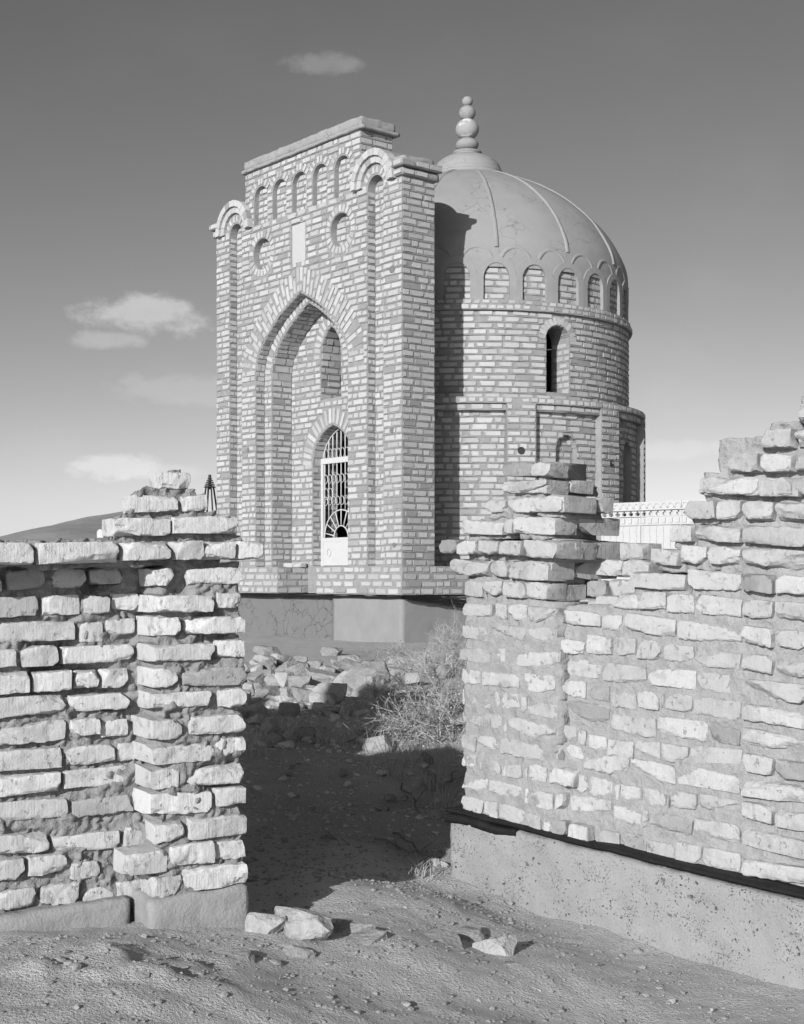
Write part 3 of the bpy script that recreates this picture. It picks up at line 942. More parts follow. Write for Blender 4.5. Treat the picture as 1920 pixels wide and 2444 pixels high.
def build_drum():
    ph = set(np.radians(np.arange(22, 339, 2.0)).round(5))
    for c in PILC:
        for e in (c-PHW, c+PHW): ph.add(round(e % (2*math.pi), 5))
        mid = (c+math.radians(32.7/2)) % (2*math.pi)
        if math.radians(62) < mid < math.radians(140):
            for e in np.linspace(-.19, .19, 31): ph.add(round(mid+e/LOWR, 5))
    ph = sorted(p for p in ph if math.radians(21) < p < math.radians(339))
    hs = sorted(set([-1.1, HB, 0.5, 1.0, 1.5, 2.285, 2.385, HLT]) | set(np.round(np.arange(1.78, 2.0, .013), 4)))
    V, F = cyl_sheet(ph, hs, low_r)
    mb = MB(); mb.add(V, F)
    # ledge on top of the lower storey
    n = 120; pv = np.radians(np.linspace(21, 339, n)); V = [CY(p, LOWR, HLT) for p in pv]+[CY(p, DRR-.05, HLT+.02) for p in pv]
    mb.add(V, [(i, i+1, n+i+1, n+i) for i in range(n-1)])
    mobj('lower_storey_wall', mkmesh('lower_storey_wall', mb.V, mb.F, M['mortar']), mau)
    # drum with its window
    ph = sorted(set(np.radians(np.arange(21, 340, 2.0)).round(5)) | set(np.linspace(WPH0, WPH1, 33).round(5)))
    hs = sorted(set([HLT-.01, 2.59, 3.0, 3.33, HCOR0, HCOR1]) | set(np.round(np.arange(3.33, 3.545, .011), 4)))
    wc = (WPH0+WPH1)/2

    def hole(p, h):
        if not 2.59 < h < 3.54: return False
        k = half_at(DWIN, h)
        return k is not None and abs(p-wc)*DRR < k
    V, F = cyl_sheet(ph, hs, lambda p, h: DRR, hole, .40)
    mobj('drum_wall', mkmesh('drum_wall', V, F, M['mortar']), mau)
    # bricks
    def cyl(R): return lambda s, h: (CY(s/R, R, h), v3(-D1)*math.cos(s/R)-v3(-D2)*math.sin(s/R), v3(-D2)*math.cos(s/R)+v3(-D1)*math.sin(s/R), UP)
    lo, hi = math.radians(26), math.radians(150)

    def iv_low(R):
        def f(h):
            out = []; ds = .02
            s = lo*LOWR; cur = None
            while s < hi*LOWR:
                ok = abs(low_r(s/LOWR, h)-R) < .005
                if ok and cur is None: cur = s
                if not ok and cur is not None: out.append((cur*R/LOWR, (s-ds*.5)*R/LOWR)); cur = None
                s += .006
            if cur is not None: out.append((cur*R/LOWR, s*R/LOWR))
            return out
        return f
    for k, R in enumerate((LOWR, LOWR-.045, LOWR-.12, LOWR-.22)):
        courses(cyl(R), iv_low(R), HB, 2.385, 200+k, grp='d')
    courses(cyl(LOWR), lambda h: [(lo*LOWR, hi*LOWR)], 2.385, HLT, 210, 'header', .085, grp='d')
    def iv_drum(h):
        iv = [(lo*DRR, hi*DRR)]
        if 2.59 < h < 3.33: return sub_iv(iv, [(wc*DRR-.2, wc*DRR+.2)])
        if h >= 3.33:
            w = math.sqrt(max(.34**2-(h-3.33)**2, 0))
            if w: return sub_iv(iv, [(wc*DRR-w, wc*DRR+w)])
        return iv
    courses(cyl(DRR), iv_drum, HLT, HCOR0, 220, grp='d')
    # window ring and right jamb
    for k in range(13):
        t = math.pi*(k+.5)/13; rr = .268; U0 = np.array([math.cos(t), math.sin(t)])
        p = (wc*DRR+rr*math.cos(t))/DRR; h = 3.33+rr*math.sin(t)*.99
        P, S, N, _ = cyl(DRR)(p*DRR, h); U = S*math.cos(t)+UP*math.sin(t); Sx = np.cross(U, N)
        brick(P, Sx, N, U, .066, .118, .003, 'v')
    for phw, sg in ((wc+.2/DRR, -1),):
        P0, S0, N0, _ = cyl(DRR)(phw*DRR, 0)
        courses(lambda s, h: (CY(phw, DRR-s, h), N0, -S0, UP), lambda h: [(0, .38)], 2.59, 3.33, 230, grp='d')
    # projecting cornice of headers
    for k, (h0, h1, o) in enumerate(((HCOR0-.005, HCOR0+.075, .055), (HCOR0+.075, HCOR1, .030))):
        n = 200; pv = np.radians(np.linspace(21, 339, n)); V = []
        for r, h in ((DRR-.02, h0), (DRR+o, h0), (DRR+o, h1), (DRR-.02, h1+.001)): V += [CY(p, r, h) for p in pv]
        F = [(q*n+i, q*n+i+1, (q+1)*n+i+1, (q+1)*n+i) for q in range(3) for i in range(n-1)]
        m = MB(); m.add(V, F); mobj('drum_cornice', m.mesh('drum_cornice', M['mortar']), mau)
        courses(cyl(DRR+o), lambda h: [(lo*(DRR+.05), hi*(DRR+.05))], h0, h1, 240+k, 'header', h1-h0, grp='d')
    # brick infill behind the arcade
    courses(cyl(DRR-.05), lambda h: [(lo*DRR, hi*DRR)], HCOR1+.005, 4.40, 250, grp='d', pr=-.002)
    n = 160; pv = np.radians(np.linspace(21, 339, n)); V = [CY(p, DRR-.05, HCOR1) for p in pv]+[CY(p, DRR-.05, 4.45) for p in pv]
    mobj('arcade_back', mkmesh('arcade_back', V, [(i, i+1, n+i+1, n+i) for i in range(n-1)], M['mortar']), mau)
    # round pipe ends and putlog timbers
    for f, r in ((lambda o: cyl(LOWR+.006)(math.radians(63.9)*LOWR, 1.735), .052), (lambda o: cyl(LOWR)(math.radians(97)*LOWR, 1.62), .05)):
        P, S, N, U = f(0); m = MB(); m.tube([P-N*.05, P+N*.012], r, 16); mobj('pipe_end', m.mesh('pipe_end', M['dark']), mau)
    S, N = v3(-D1), v3(-D2)
    for a, h, w, mt in ((.207, 1.92, .038, 'wood'), (3.62, 1.90, .04, 'wood'), (.207, 4.02, .05, 'wood'), (.16, .42, .035, 'wood')):
        m = MB(); m.tube([PL(a, .03, h), PL(a, -.014, h)], w, 9); mobj('putlog', m.mesh('putlog', M[mt]), mau)


NARC = 28
ARC0 = math.radians(44.7); DARC = 2*math.pi/NARC
PROF = [(2.46, 4.30), (2.458, 4.50), (2.425, 4.70), (2.35, 4.88), (2.25, 5.05), (2.11, 5.24), (1.94, 5.42), (1.74, 5.59), (1.50, 5.765), (1.22, 5.925), (.92, 6.06), (.70, 6.13), (.50, 6.175)]


def prof_at(t):
    """t in 0..1 along the dome profile"""
    x = t*(len(PROF)-1); i = min(int(x), len(PROF)-2); f = x-i
    p = [np.array(PROF[max(0, min(len(PROF)-1, i+k))]) for k in (-1, 0, 1, 2)]
    return .5*((2*p[1])+(-p[0]+p[2])*f+(2*p[0]-5*p[1]+4*p[2]-p[3])*f*f+(-p[0]+3*p[1]-3*p[2]+p[3])*f**3)


def rad_at(h):
    if h <= PROF[0][1]: return PROF[0][0]
    for (r0, h0), (r1, h1) in zip(PROF, PROF[1:]):
        if h0 <= h <= h1: return r0+(r1-r0)*(h-h0)/(h1-h0)
    return PROF[-1][0]


def build_dome():
    n, m = 180, 60; V = []
    for j in range(m+1):
        r, h = prof_at(j/m)
        for i in range(n): V.append(CY(2*math.pi*i/n, r, h))
    V = np.array(V); V = V+((V-np.array([AX[0], AX[1], 4.0+ZC]))/2.5)*(fbm(V, 1.6, 3, 77)*.010)[:, None]
    F = [(j*n+i, j*n+(i+1) % n, (j+1)*n+(i+1) % n, (j+1)*n+i) for j in range(m) for i in range(n)]
    F.append(tuple(range(m*n, m*n+n)))
    dome = mobj('dome', mkmesh('dome', V, F, M['plaster'], smooth=True), mau)
    # ribs
    for k in range(NARC//2):
        phi = ARC0+DARC*(1+2*k); m_ = 34; V = []; hw = .034
        for j in range(m_+1):
            r, h = prof_at(.115+.885*j/m_); r2, h2 = prof_at(min(1, .125+.885*j/m_)); 
            tg = np.array([r2-r, h2-h]); tg /= np.linalg.norm(tg)+1e-9; nr, nh = tg[1], -tg[0]
            w = hw*(1-.35*j/m_)
            for q, o in ((-1, -.02), (-.85, .012), (-.4, .020), (.4, .020), (.85, .012), (1, -.02)):
                V.append(CY(phi+q*w/max(r, .3), r+nr*o, h+nh*o))
        F = [(j*6+q, j*6+q+1, (j+1)*6+q+1, (j+1)*6+q) for j in range(m_) for q in range(5)]
        V = np.array(V)+fbm(np.array(V), 7, 2, 5)[:, None]*.003
        mobj('rib', mkmesh('rib', V, F, M['ribplaster'], smooth=True), dome)
    # arcade: one plaster arch frame for each bay, and a lunette moulding above each pier
    AH = semi(.185, 4.14, .215, 9)
    opening = [(-.185, HCOR1)]+[(-.185, h) for h in np.linspace(3.95, 4.10, 3)]+[(-x, h) for x, h in AH]+[(x, h) for x, h in reversed(AH[:-1])]+[(.185, h) for h in np.linspace(4.10, 3.95, 3)]+[(.185, HCOR1)]
    hwid = DARC*DRR/2
    for k in range(NARC):
        pc = ARC0+DARC*k
        if math.radians(165) < (pc % (2*math.pi)) < math.radians(340): continue
        outer = []
        N_ = len(opening)
        for i, (x, h) in enumerate(opening):
            if h <= 4.13: outer.append((math.copysign(hwid+.001, x), h))
            else:
                t = math.atan2(h-4.14, x); o = (x+.098*math.cos(t)*1.0, h+.085*math.sin(t))
                outer.append((max(-hwid, min(hwid, o[0])), o[1]))
        V = []; bay = []
        for (x, h), (ox, oh) in zip(opening, outer):
            if h <= 4.13: bay.append((ox, oh)); continue
            dx, dh = ox, oh-4.14; k_ = min(hwid/max(abs(dx), 1e-6), .33/max(dh, 1e-6)); k_ = max(k_, 1.0); bay.append((dx*k_, 4.14+dh*k_))
        for (x, h), (ox, oh), (bx, bh) in zip(opening, outer, bay):
            rr = rad_at(oh); pier = h <= 4.13
            V.append(CY(pc+x/DRR, DRR-.06, h))                                     # back of the reveal
            V.append(CY(pc+x/DRR, max(rad_at(h), 2.42)+.016, h))                   # inner arris
            V.append(CY(pc+ox/DRR, rr+.018, oh))                                   # outer edge of the archivolt
            V.append(CY(pc+ox/DRR, rr+(.017 if pier else .003), oh+(0 if pier else .004)))
            V.append(CY(pc+bx/DRR, rad_at(bh)+(.017 if pier else .003), bh))       # spandrel out to the edge of the bay
        V = np.array(V); V = V+fbm(V, 9, 3, 13)[:, None]*.0035
        F = [(5*i+q, 5*i+q+1, 5*i+6+q, 5*i+5+q) for i in range(N_-1) for q in range(4)]
        m1 = MB(); m1.add(V, F); me_ = m1.mesh('arch_frame', M['ribplaster'], True); me_.set_sharp_from_angle(angle=math.radians(32)); mobj('arch_frame', me_, dome)
        # lunette moulding above the pier to the right
        pl = pc+DARC/2; m2 = MB(); pts = []
        cs = []
        for t in np.linspace(.12, math.pi-.12, 15):
            x, h = .205*math.cos(t), 4.33+.235*math.sin(t); cs.append((x, h, t))
        V = []
        for x, h, t in cs:
            for o, rr_ in ((-.010, -.01), (.0, .016), (.040, .014), (.062, -.004)):
                xx, hh = x+o*math.cos(t), h+o*math.sin(t)
                V.append(CY(pl+xx/DRR, rad_at(hh)+rr_-.004, hh))
        V = np.array(V)+fbm(np.array(V), 9, 2, 50+k)[:, None]*.002
        m2.add(V, [(4*i+q, 4*i+q+1, 4*i+5+q, 4*i+4+q) for i in range(len(cs)-1) for q in range(3)])
        mobj('lunette_moulding', m2.mesh('lunette_moulding', M['ribplaster'], True), dome)
    # plaster skin between cornice and arch heads at piers is the arch frame; inner shell closes the drum
    # finial
    def lathe(pr, name, mat, parent, seed, amp=.003, n=40):
        V = []; F = []
        for r, h in pr:
            for i in range(n): V.append(CY(2*math.pi*i/n, max(r, .001), h))
        V = np.array(V); V = V+fbm(V, 8, 3, seed)[:, None]*amp*np.array([1, 1, .5])
        for j in range(len(pr)-1):
            for i in range(n): F.append((j*n+i, j*n+(i+1) % n, (j+1)*n+(i+1) % n, (j+1)*n+i))
        return mobj(name, mkmesh(name, V, F, mat, smooth=True), parent)

    def ball(c, r, q=1.0, n=14, e=.25): return [(r*math.cos(t), c+r*q*math.sin(t)) for t in np.linspace(-math.pi/2+e, math.pi/2-e, n)]
    cap = [(.50, 6.13), (.60, 6.15), (.615, 6.18), (.60, 6.215), (.545, 6.22), (.56, 6.24), (.555, 6.27), (.535, 6.285)]
    cap += [(.53*math.cos(t), 6.275+.30*math.sin(t)) for t in np.linspace(.06, 1.18, 12)]
    cap += [(.20, 6.565), (.23, 6.58), (.225, 6.60), (.17, 6.612), (.14, 6.62)]
    fin = lathe(cap, 'finial', M['plaster'], mau, 91)
    lathe([(.12, 6.60)]+ball(6.715, .178, .62)+[(.10, 6.83)], 'bulb', M['plaster'], fin, 92)
    lathe(ball(6.958, .182, .90), 'ball', M['patchy'], fin, 93)
    lathe([(.085, 7.09)]+ball(7.212, .130, .90)+[(.05, 7.31)], 'ball', M['plaster'], fin, 94)
    lathe([(.045, 7.30)]+ball(7.392, .083, .95, e=.3)+[(.012, 7.465)], 'ball', M['plaster'], fin, 95)


def patchy():
    m, T, b = new_mat('flaking_whitewash'); P = pos(T)
    n = T.noise(P, 4.2, 3, .5, .4); n2 = T.noise(P, 60, 3, .6)
    w = T.mapr(n, .60, .615, 0, 1)
    grey(T, b, T.math('MULTIPLY', T.mixf(w, .38, .62), T.math('ADD', .85, T.math('MULTIPLY', n2, .3))))
    bump(T, b, T.math('ADD', n2, w), .4, .006); return m
M['patchy'] = patchy()
build_drum(); build_dome()


# --- white iron gate in the doorway
def build_gate():
    bD = .664; fr = lambda a, b, h: PL(a, bD+b, h)
    m = MB()
    a0, a1 = DOORC-.47, DOORC+.47
    m.box(fr, a1-.055, a1, -.02, .02, .165, 1.735); m.box(fr, a0, a0+.055, -.02, .02, .165, 1.735)
    m.box(fr, a0, a1, -.025, .025, 1.655, 1.735); m.box(fr, a0+.05, a1-.05, -.018, .018, .52, .575)
    gate = mobj('iron_gate', m.mesh('gate_frame', M['white']), mau); gate['label'] = 'white painted iron gate with fan ornament'
    m = MB(); m.box(fr, a0+.05, a1-.05, -.012, .004, .17, .53); p = mobj('kick_panel', m.mesh('kick_panel', M['white']), gate)
    def ringpts(a, h, ra, rh, n=14): return [fr(a+ra*math.cos(t), -.02, h+rh*math.sin(t)) for t in np.linspace(0, 2*math.pi, n+1)]
    m = MB(); m.tube(ringpts(DOORC+.27, .36, .045, .055), .004, 5, False); mobj('ring', m.mesh('ring', M['white'], True), gate)
    na = 9; xs = np.linspace(a0+.075, a1-.075, na)
    top = [(x, h) for x, h in DOOR]
    def arch_h(a):
        d = abs(a-DOORC)
        for (x0, h0), (x1, h1) in zip(DOOR, DOOR[1:]):
            if x1 <= d <= x0: return h0+(h1-h0)*(x0-d)/(x0-x1+1e-9)
        return 1.7
    for x in xs:
        d = abs(x-DOORC); hb = .575
        fan = .40; 
        if d < fan: hb = .575+math.sqrt(max(fan**2-d*d, 0))
        m = MB(); m.tube([fr(x, 0, hb), fr(x, 0, 1.66)], .0085, 6); mobj('bar', m.mesh('bar', M['white'], True), gate)
        ht = arch_h(x)-.05
        if ht > 1.78:
            m = MB(); m.tube([fr(x, 0, 1.73), fr(x, 0, ht-.02), fr(x, 0, ht)], [.010, .010, .003], 6); mobj('bar', m.mesh('bar', M['white'], True), gate)
    for i in range(na-1):
        xm = (xs[i]+xs[i+1])/2
        for h in (1.43, .98+.13):
            m = MB(); m.tube(ringpts(xm, h, .048, .062), .0055, 5, False); mobj('ring', m.mesh('ring', M['white'], True), gate)
        if i % 5 in (1, 2) :
            for h, sg in ((1.27, 1), (1.16, -1)):
                m = MB(); m.tube([fr(xm+.045*math.cos(t), -.01, h+sg*.055*math.sin(t)-sg*.03) for t in np.linspace(-.4, math.pi+.4, 11)], .005, 5); mobj('scroll', m.mesh('scroll', M['white'], True), gate)
        if arch_h(xm) > 1.9:
            m = MB(); m.tube([fr(xm+.045*math.cos(t), -.01, 1.80+.07*math.sin(t)) for t in np.linspace(-.75*math.pi+.6, 1.25*math.pi+.35, 13)], .005, 5); mobj('scroll', m.mesh('scroll', M['white'], True), gate)
    for R in (.40, .17):
        m = MB(); m.tube([fr(DOORC+R*math.cos(t), 0, .575+R*math.sin(t)) for t in np.linspace(0, math.pi, 25)], .010, 6); mobj('fan_arch', m.mesh('fan_arch', M['white'], True), gate)
    for k in range(9):
        t = math.pi*(k+.5)/9
        m = MB(); m.tube([fr(DOORC+r*math.cos(t), 0, .575+r*math.sin(t)) for r in (.17, .40)], .009, 6); mobj('fan_spoke', m.mesh('fan_spoke', M['white'], True), gate)
    pts = [fr(DOORC+x*.96, 0, h-.035) for x, h in DOOR]+[fr(DOORC-x*.96, 0, h-.035) for x, h in reversed(DOOR[:-1])]
    m = MB(); m.tube(pts, .010, 6); mobj('arch_bar', m.mesh('arch_bar', M['white'], True), gate)
build_gate()


# --- hand the bricks out: the 300 that show largest become objects, the rest one mesh
def proj(P):
    return CXP+P[0]/P[1]*FPX, HOR-(P[2]-ZC)/P[1]*FPX


def visible_size(B):
    P, S, N, U, L, H, pr, g = B
    x, y = proj(P)
    if not (224 < x < 1696 and 139 < y < 1430): return 0
    if x < 600 and y > 1290 or (x < 570 and y > 1200): return 0
    if x > 1085 and y > 1290 or x > 1180 and y > 1170: return 0
    v = np.array([-P[0], -P[1], ZC-P[2]]); d = np.linalg.norm(v); c = N@v/d
    if c <= .05: return 0
    if g == 'd' and x < 1045: return 0
    if g == 'j' and x > 1000: return 0
    return L*H*c/d**2*1e6


def emit_bricks():
    idx = list(range(len(BR)))
    sz = np.array([visible_size(b) for b in BR])
    vo = [i for i in idx if BR[i][7] in ('v', 'w')]
    vo_sorted = sorted(vo, key=lambda i: -sz[i])[:300]; vset = set(vo_sorted)
    nb = sorted([i for i in idx if BR[i][7] not in ('v', 'w')], key=lambda i: -sz[i])[:300]
    single = vset | set(nb)
    r = np.random.RandomState(3)
    VV = []; FF = []; BLs = []; RN = []; off = 0
    for i in idx:
        P, S, N, U, L, H, pr, g = BR[i]
        kind = 'L' if max(L, H) > .17 else 'S'; k = r.randint(12)
        if i in single:
            o = bpy.data.objects.new('voussoir' if g in ('v', 'w') else 'brick', chip_mesh(kind, k)); COL.objects.link(o); o.parent = mau
            mw = Matrix(((S[0]*L, -N[0], U[0]*H, P[0]+N[0]*pr), (S[1]*L, -N[1], U[1]*H, P[1]+N[1]*pr), (S[2]*L, -N[2], U[2]*H, P[2]+N[2]*pr), (0, 0, 0, 1)))
            o.matrix_parent_inverse = Matrix.Translation(mau.location).inverted(); o.matrix_basis = mw
        else:
            V, F = (CHL if kind == 'L' else CHS)[k]
            VV.append(P+np.outer(V[:, 0]*L, S)+np.outer(V[:, 1]+pr, N)+np.outer(V[:, 2]*H, U))
            FF.extend([tuple(q+off for q in f) for f in F]); off += len(V)
            BLs.append(np.stack([V[:, 0]*2, V[:, 2]*2, np.zeros(len(V))], 1)); RN.append(np.full(len(V), r.rand()))
    me = mkmesh('brickwork', np.concatenate(VV), FF, M['brick'], {'bl': ('FLOAT_VECTOR', np.concatenate(BLs)), 'rnd': ('FLOAT', np.concatenate(RN))})
    o = mobj('brickwork', me, mau); o['kind'] = 'stuff'
    VV = []; FF = []
    for k, (P, S, N, U, L, H, d) in enumerate(LIP):
        for x in (-.5, .5):
            for n_, z in ((-.01, -.5), (d, -.35), (d*.8, .3), (-.01, .5)): VV.append(P+S*(x*L)+N*n_+U*(z*H))
        b = 8*k; FF += [(b+i, b+4+i, b+5+i, b+1+i) for i in range(3)]
    mobj('joint_shadow_lips', mkmesh('joint_shadow_lips', np.array(VV), FF, M['mortar']), mau)['kind'] = 'stuff'
    print('BRICKS', len(BR), 'single', len(single))
emit_bricks()

# ------------------------------------------------------------------ foreground walls
class Wall:
    """vertical wall face: Y = y0 + T*X; s runs to the right along the face, N points to the viewer"""
    def __init__(s, y0, T, tilt):
        s.y0, s.T, s.tilt = y0, T, tilt; s.c = 1/math.sqrt(1+T*T); s.u = np.array([s.c, T*s.c, 0]); s.n = np.array([T*s.c, -s.c, 0])
    def px(s, x, y):
        k = (x-CXP)/FPX; X = k*s.y0/(1-s.T*k); Y = s.y0+s.T*X
        return X/s.c, (HOR-y)/FPX*Y
    def pxo(s, x, y, o):
        k = (x-CXP)/FPX; y0 = s.y0-o/s.c; X = k*y0/(1-s.T*k); Y = y0+s.T*X
        return (X-o*s.n[0])/s.c, (HOR-y)/FPX*Y
    def P(s, q, o, h): return np.array([q*s.u[0]+o*s.n[0], s.y0+q*s.u[1]+o*s.n[1], h+ZC])


def lattice(n):
    ids = {}; V = []; F = []
    def vid(i, j, k):
        if (i, j, k) not in ids: ids[(i, j, k)] = len(V); V.append((2*i/n[0]-1, 2*j/n[1]-1, 2*k/n[2]-1))
        return ids[(i, j, k)]
    for i in range(n[0]):
        for j in range(n[1]):
            F.append((vid(i, j, 0), vid(i, j+1, 0), vid(i+1, j+1, 0), vid(i+1, j, 0))); k = n[2]
            F.append((vid(i, j, k), vid(i+1, j, k), vid(i+1, j+1, k), vid(i, j+1, k)))
        for k in range(n[2]):
            F.append((vid(i, 0, k), vid(i+1, 0, k), vid(i+1, 0, k+1), vid(i, 0, k+1))); j = n[1]
            F.append((vid(i, j, k), vid(i, j, k+1), vid(i+1, j, k+1), vid(i+1, j, k)))
    for j in range(n[1]):
        for k in range(n[2]):
            F.append((vid(0, j, k), vid(0, j, k+1), vid(0, j+1, k+1), vid(0, j+1, k))); i = n[0]
            F.append((vid(i, j, k), vid(i, j+1, k), vid(i, j+1, k+1), vid(i, j, k+1)))
    return np.array(V), F
LAT = lattice((34, 5, 12))


def worn_brick(L, D, H, seed, chips=3, amp=.0015, r=.0030):
    """one weathered brick: worn arrises, knocked-off corners, uneven faces (local x length, y depth, z height)"""
    rs = np.random.RandomState(seed); V0, F = LAT
    V1 = V0; hf = np.array([L, D, H])/2
    rr = min(r*rs.uniform(.5, 1.5), H*.25); n_ = np.array([34, 5, 12]); fr_ = 1-2/n_          # second lattice row sits where the rounding starts
    p = np.where(np.abs(V0) > fr_+.01, np.sign(V0)*hf, V0/fr_*(hf-rr))
    p[:, 2] *= 1+rs.normal(0, .035)*V1[:, 0]; p[:, 0] += rs.normal(0, .004)*V1[:, 2]; p[:, 1] += rs.normal(0, .004)*V1[:, 0]
    q = np.clip(p, -(hf-rr), hf-rr); d = p-q; l = np.linalg.norm(d, axis=1, keepdims=True)
    p = np.where(l > 1e-9, q+d/np.maximum(l, 1e-9)*np.minimum(l, rr), p)
    w = fbm(p+seed*1.3, 60, 2, 17)*.0035
    for k in range(chips+4):
        sx_, sz_ = rs.choice([-1, 1]), rs.choice([-1, 1])
        if k < chips:      # corner knocked off
            n = np.array([sx_*rs.uniform(.35, 1), -rs.uniform(.1, 1.0), sz_*rs.uniform(.35, 1)]); c = hf*np.array([sx_, -1, sz_])
            cut = rs.uniform(.003, .022)
        else:              # spalled arris
            n = np.array([rs.normal(0, .12), -rs.uniform(.5, 1), sz_*rs.uniform(.5, 1)]); c = hf*np.array([rs.uniform(-.8, .8), -1, sz_]); cut = rs.uniform(.001, .006)
        n /= np.linalg.norm(n); dd = (p-c)@n+cut+w
        p = p-np.outer(np.clip(dd, 0, None), n)
    nz = np.stack([fbm(p+seed*1.7, 24, 3, 5+i) for i in range(3)], 1)
    p = p+nz*amp
    pp = p+seed*.9; lost = np.clip(fbm(pp, 16, 2, 63)*1.6-.15, 0, 1)          # where the fired skin is gone
    p[:, 1] += lost*(.0022+np.abs(fbm(pp, 48, 3, 61))*.0038)+fbm(pp, 70, 2, 62)*.0008
    bl = np.stack([V0[:, 0], V0[:, 2], np.zeros(len(V0))], 1)
    return p, F, bl


def put_brick(wall, parent, q, h, L, H, o, seed, mat, D=.12, yaw=0.0, roll=None, name='brick', chips=3):
    V, F, bl = worn_brick(L, D, H, seed, chips)
    me = mkmesh('worn_brick', V, F, mat, {'bl': ('FLOAT_VECTOR', bl), 'rnd': ('FLOAT', np.zeros(len(V)))}, True)
    me.set_sharp_from_angle(angle=math.radians(28))
    t = roll if roll is not None else math.atan(wall.tilt)+random.gauss(0, .014)
    R = Matrix(((wall.u[0], -wall.n[0], 0), (wall.u[1], -wall.n[1], 0), (0, 0, 1)))
    R = R @ Matrix.Rotation(-t, 3, 'Y') @ Matrix.Rotation(yaw, 3, 'Z')
    c = wall.P(q, o-D/2, h)
    ob = bpy.data.objects.new(name, me); COL.objects.link(ob); ob.parent = parent
    ob.matrix_parent_inverse = Matrix.Translation(parent.location).inverted()
    ob.matrix_basis = Matrix.Translation(Vector(c)) @ R.to_4x4()
    return ob


def mortar_mass(wall, name, parent, mask, depth, s0, s1, h0, h1, step, thick, mat, seed, shear=0.0):
    """solid of mortar and fill: rough front face wherever mask(s,h), carried back through the wall"""
    ns, nh = int((s1-s0)/step), int((h1-h0)/step)
    S, Hh = np.meshgrid(s0+np.arange(ns+1)*step, h0+np.arange(nh+1)*step, indexing='ij')
    sc, hc = (S[:-1, :-1]+step/2).ravel(), (Hh[:-1, :-1]+step/2).ravel()
    mk = mask(sc, hc).reshape(ns, nh)
    P2 = np.stack([S.ravel(), Hh.ravel(), np.full(S.size, seed*3.1)], 1)
    js, jh = fbm(P2, 22, 3, seed)*.010, fbm(P2, 22, 3, seed+7)*.010
    dep = depth(S.ravel(), Hh.ravel(), P2)
    used = np.zeros((ns+1, nh+1), bool)
    for di in (0, 1):
        for dj in (0, 1): used[di:ns+di, dj:nh+dj] |= mk
    ids = np.full((ns+1, nh+1), -1); ids[used] = np.arange(used.sum()); n = int(used.sum())
    u = used.ravel(); q = (S.ravel()+js)[u]; h = (Hh.ravel()+jh)[u]; d = dep[u]
    base = np.array([0, wall.y0, ZC])
    front = base+np.outer(q, wall.u)+np.outer(d, wall.n)+np.outer(h, [0, 0, 1])
    bk = base+np.outer(q+shear, wall.u)+np.outer(-(thick(q, h) if callable(thick) else thick)+fbm(P2[u], 9, 2, seed+3)*.015, wall.n)+np.outer(h, [0, 0, 1])
    V = np.concatenate([front, bk]); F = []
    I, J = np.nonzero(mk)
    a, b, c, e = ids[I, J], ids[I+1, J], ids[I+1, J+1], ids[I, J+1]
    F += np.stack([a, b, c, e], 1).tolist(); F += np.stack([e+n, c+n, b+n, a+n], 1).tolist()
    pad = np.zeros((ns+2, nh+2), bool); pad[1:-1, 1:-1] = mk
    for i, j in zip(I, J):
        for di, dj, p0, p1 in ((-1, 0, (0, 1), (0, 0)), (1, 0, (1, 0), (1, 1)), (0, -1, (0, 0), (1, 0)), (0, 1, (1, 1), (0, 1))):
            if not pad[i+1+di, j+1+dj]:
                x, y = ids[i+p0[0], j+p0[1]], ids[i+p1[0], j+p1[1]]
                F.append((x, x+n, y+n, y))
    me = mkmesh(name, V, F, mat, smooth=True)
    return mobj(name, me, parent)


# ---- left wall end: brick outlines read off the photograph, course by course (zoomed pixels -> wall plane)
LW = Wall(4.96, .518, .0245)
za = lambda x, y: (200+x/3.623, 1100+y/3.623)
zb = lambda x, y: (200+x/3.416, 1700+y/3.416)
LA = [[(675, 935, 110, 235)],
      [(440, 828, 300, 430), (865, 1095, 310, 412)],
      [(248, 750, 490, 650), (768, 1335, 485, 620)],
      [(320, 720, 700, 865), (752, 1005, 690, 860), (1012, 1285, 700, 855), (1300, 1528, 690, 852)],
      [(60, 370, 915, 1070), (440, 800, 930, 1080), (915, 1400, 925, 1070)],
      [(0, 230, 1160, 1330), (240, 515, 1145, 1300), (522, 1120, 1165, 1310), (1160, 1395, 1145, 1265)],
      [(-40, 172, 1390, 1570), (182, 455, 1370, 1510), (460, 860, 1345, 1520), (890, 1405, 1345, 1500)],
      [(-180, 442, 1590, 1755), (456, 1150, 1580, 1740), (1165, 1410, 1545, 1705)],
      [(-70, 146, 1815, 1970), (152, 385, 1795, 1970), (430, 835, 1795, 1970), (865, 1415, 1775, 1955)],
      [(-120, 410, 2010, 2175), (420, 1130, 2000, 2160), (1170, 1415, 1965, 2140)]]
LB = [[(-110, 137, 50, 190), (150, 385, 60, 210), (400, 800, 60, 230), (865, 1325, 20, 190)],
      [(-150, 258, 265, 430), (270, 432, 250, 410), (437, 1070, 255, 430), (1090, 1337, 195, 365)],
      [(-160, 375, 450, 620), (387, 795, 470, 640), (825, 1332, 435, 610)],
      [(-90, 420, 690, 850), (432, 1055, 650, 860), (1085, 1336, 615, 770)],
      [(-250, 300, 985, 1155), (312, 575, 930, 1105), (578, 835, 905, 1070), (850, 1338, 845, 1030)],
      [(-110, 135, 1220, 1380), (330, 695, 1130, 1340), (700, 1070, 1065, 1255), (1075, 1340, 1050, 1215)],
      [(-10, 250, 1430, 1590), (266, 540, 1370, 1560), (566, 812, 1345, 1525), (822, 1338, 1235, 1450)]]
LEFT_END = -4.6


SETB = .17       # the wall strip lies this far behind the face of its end pier


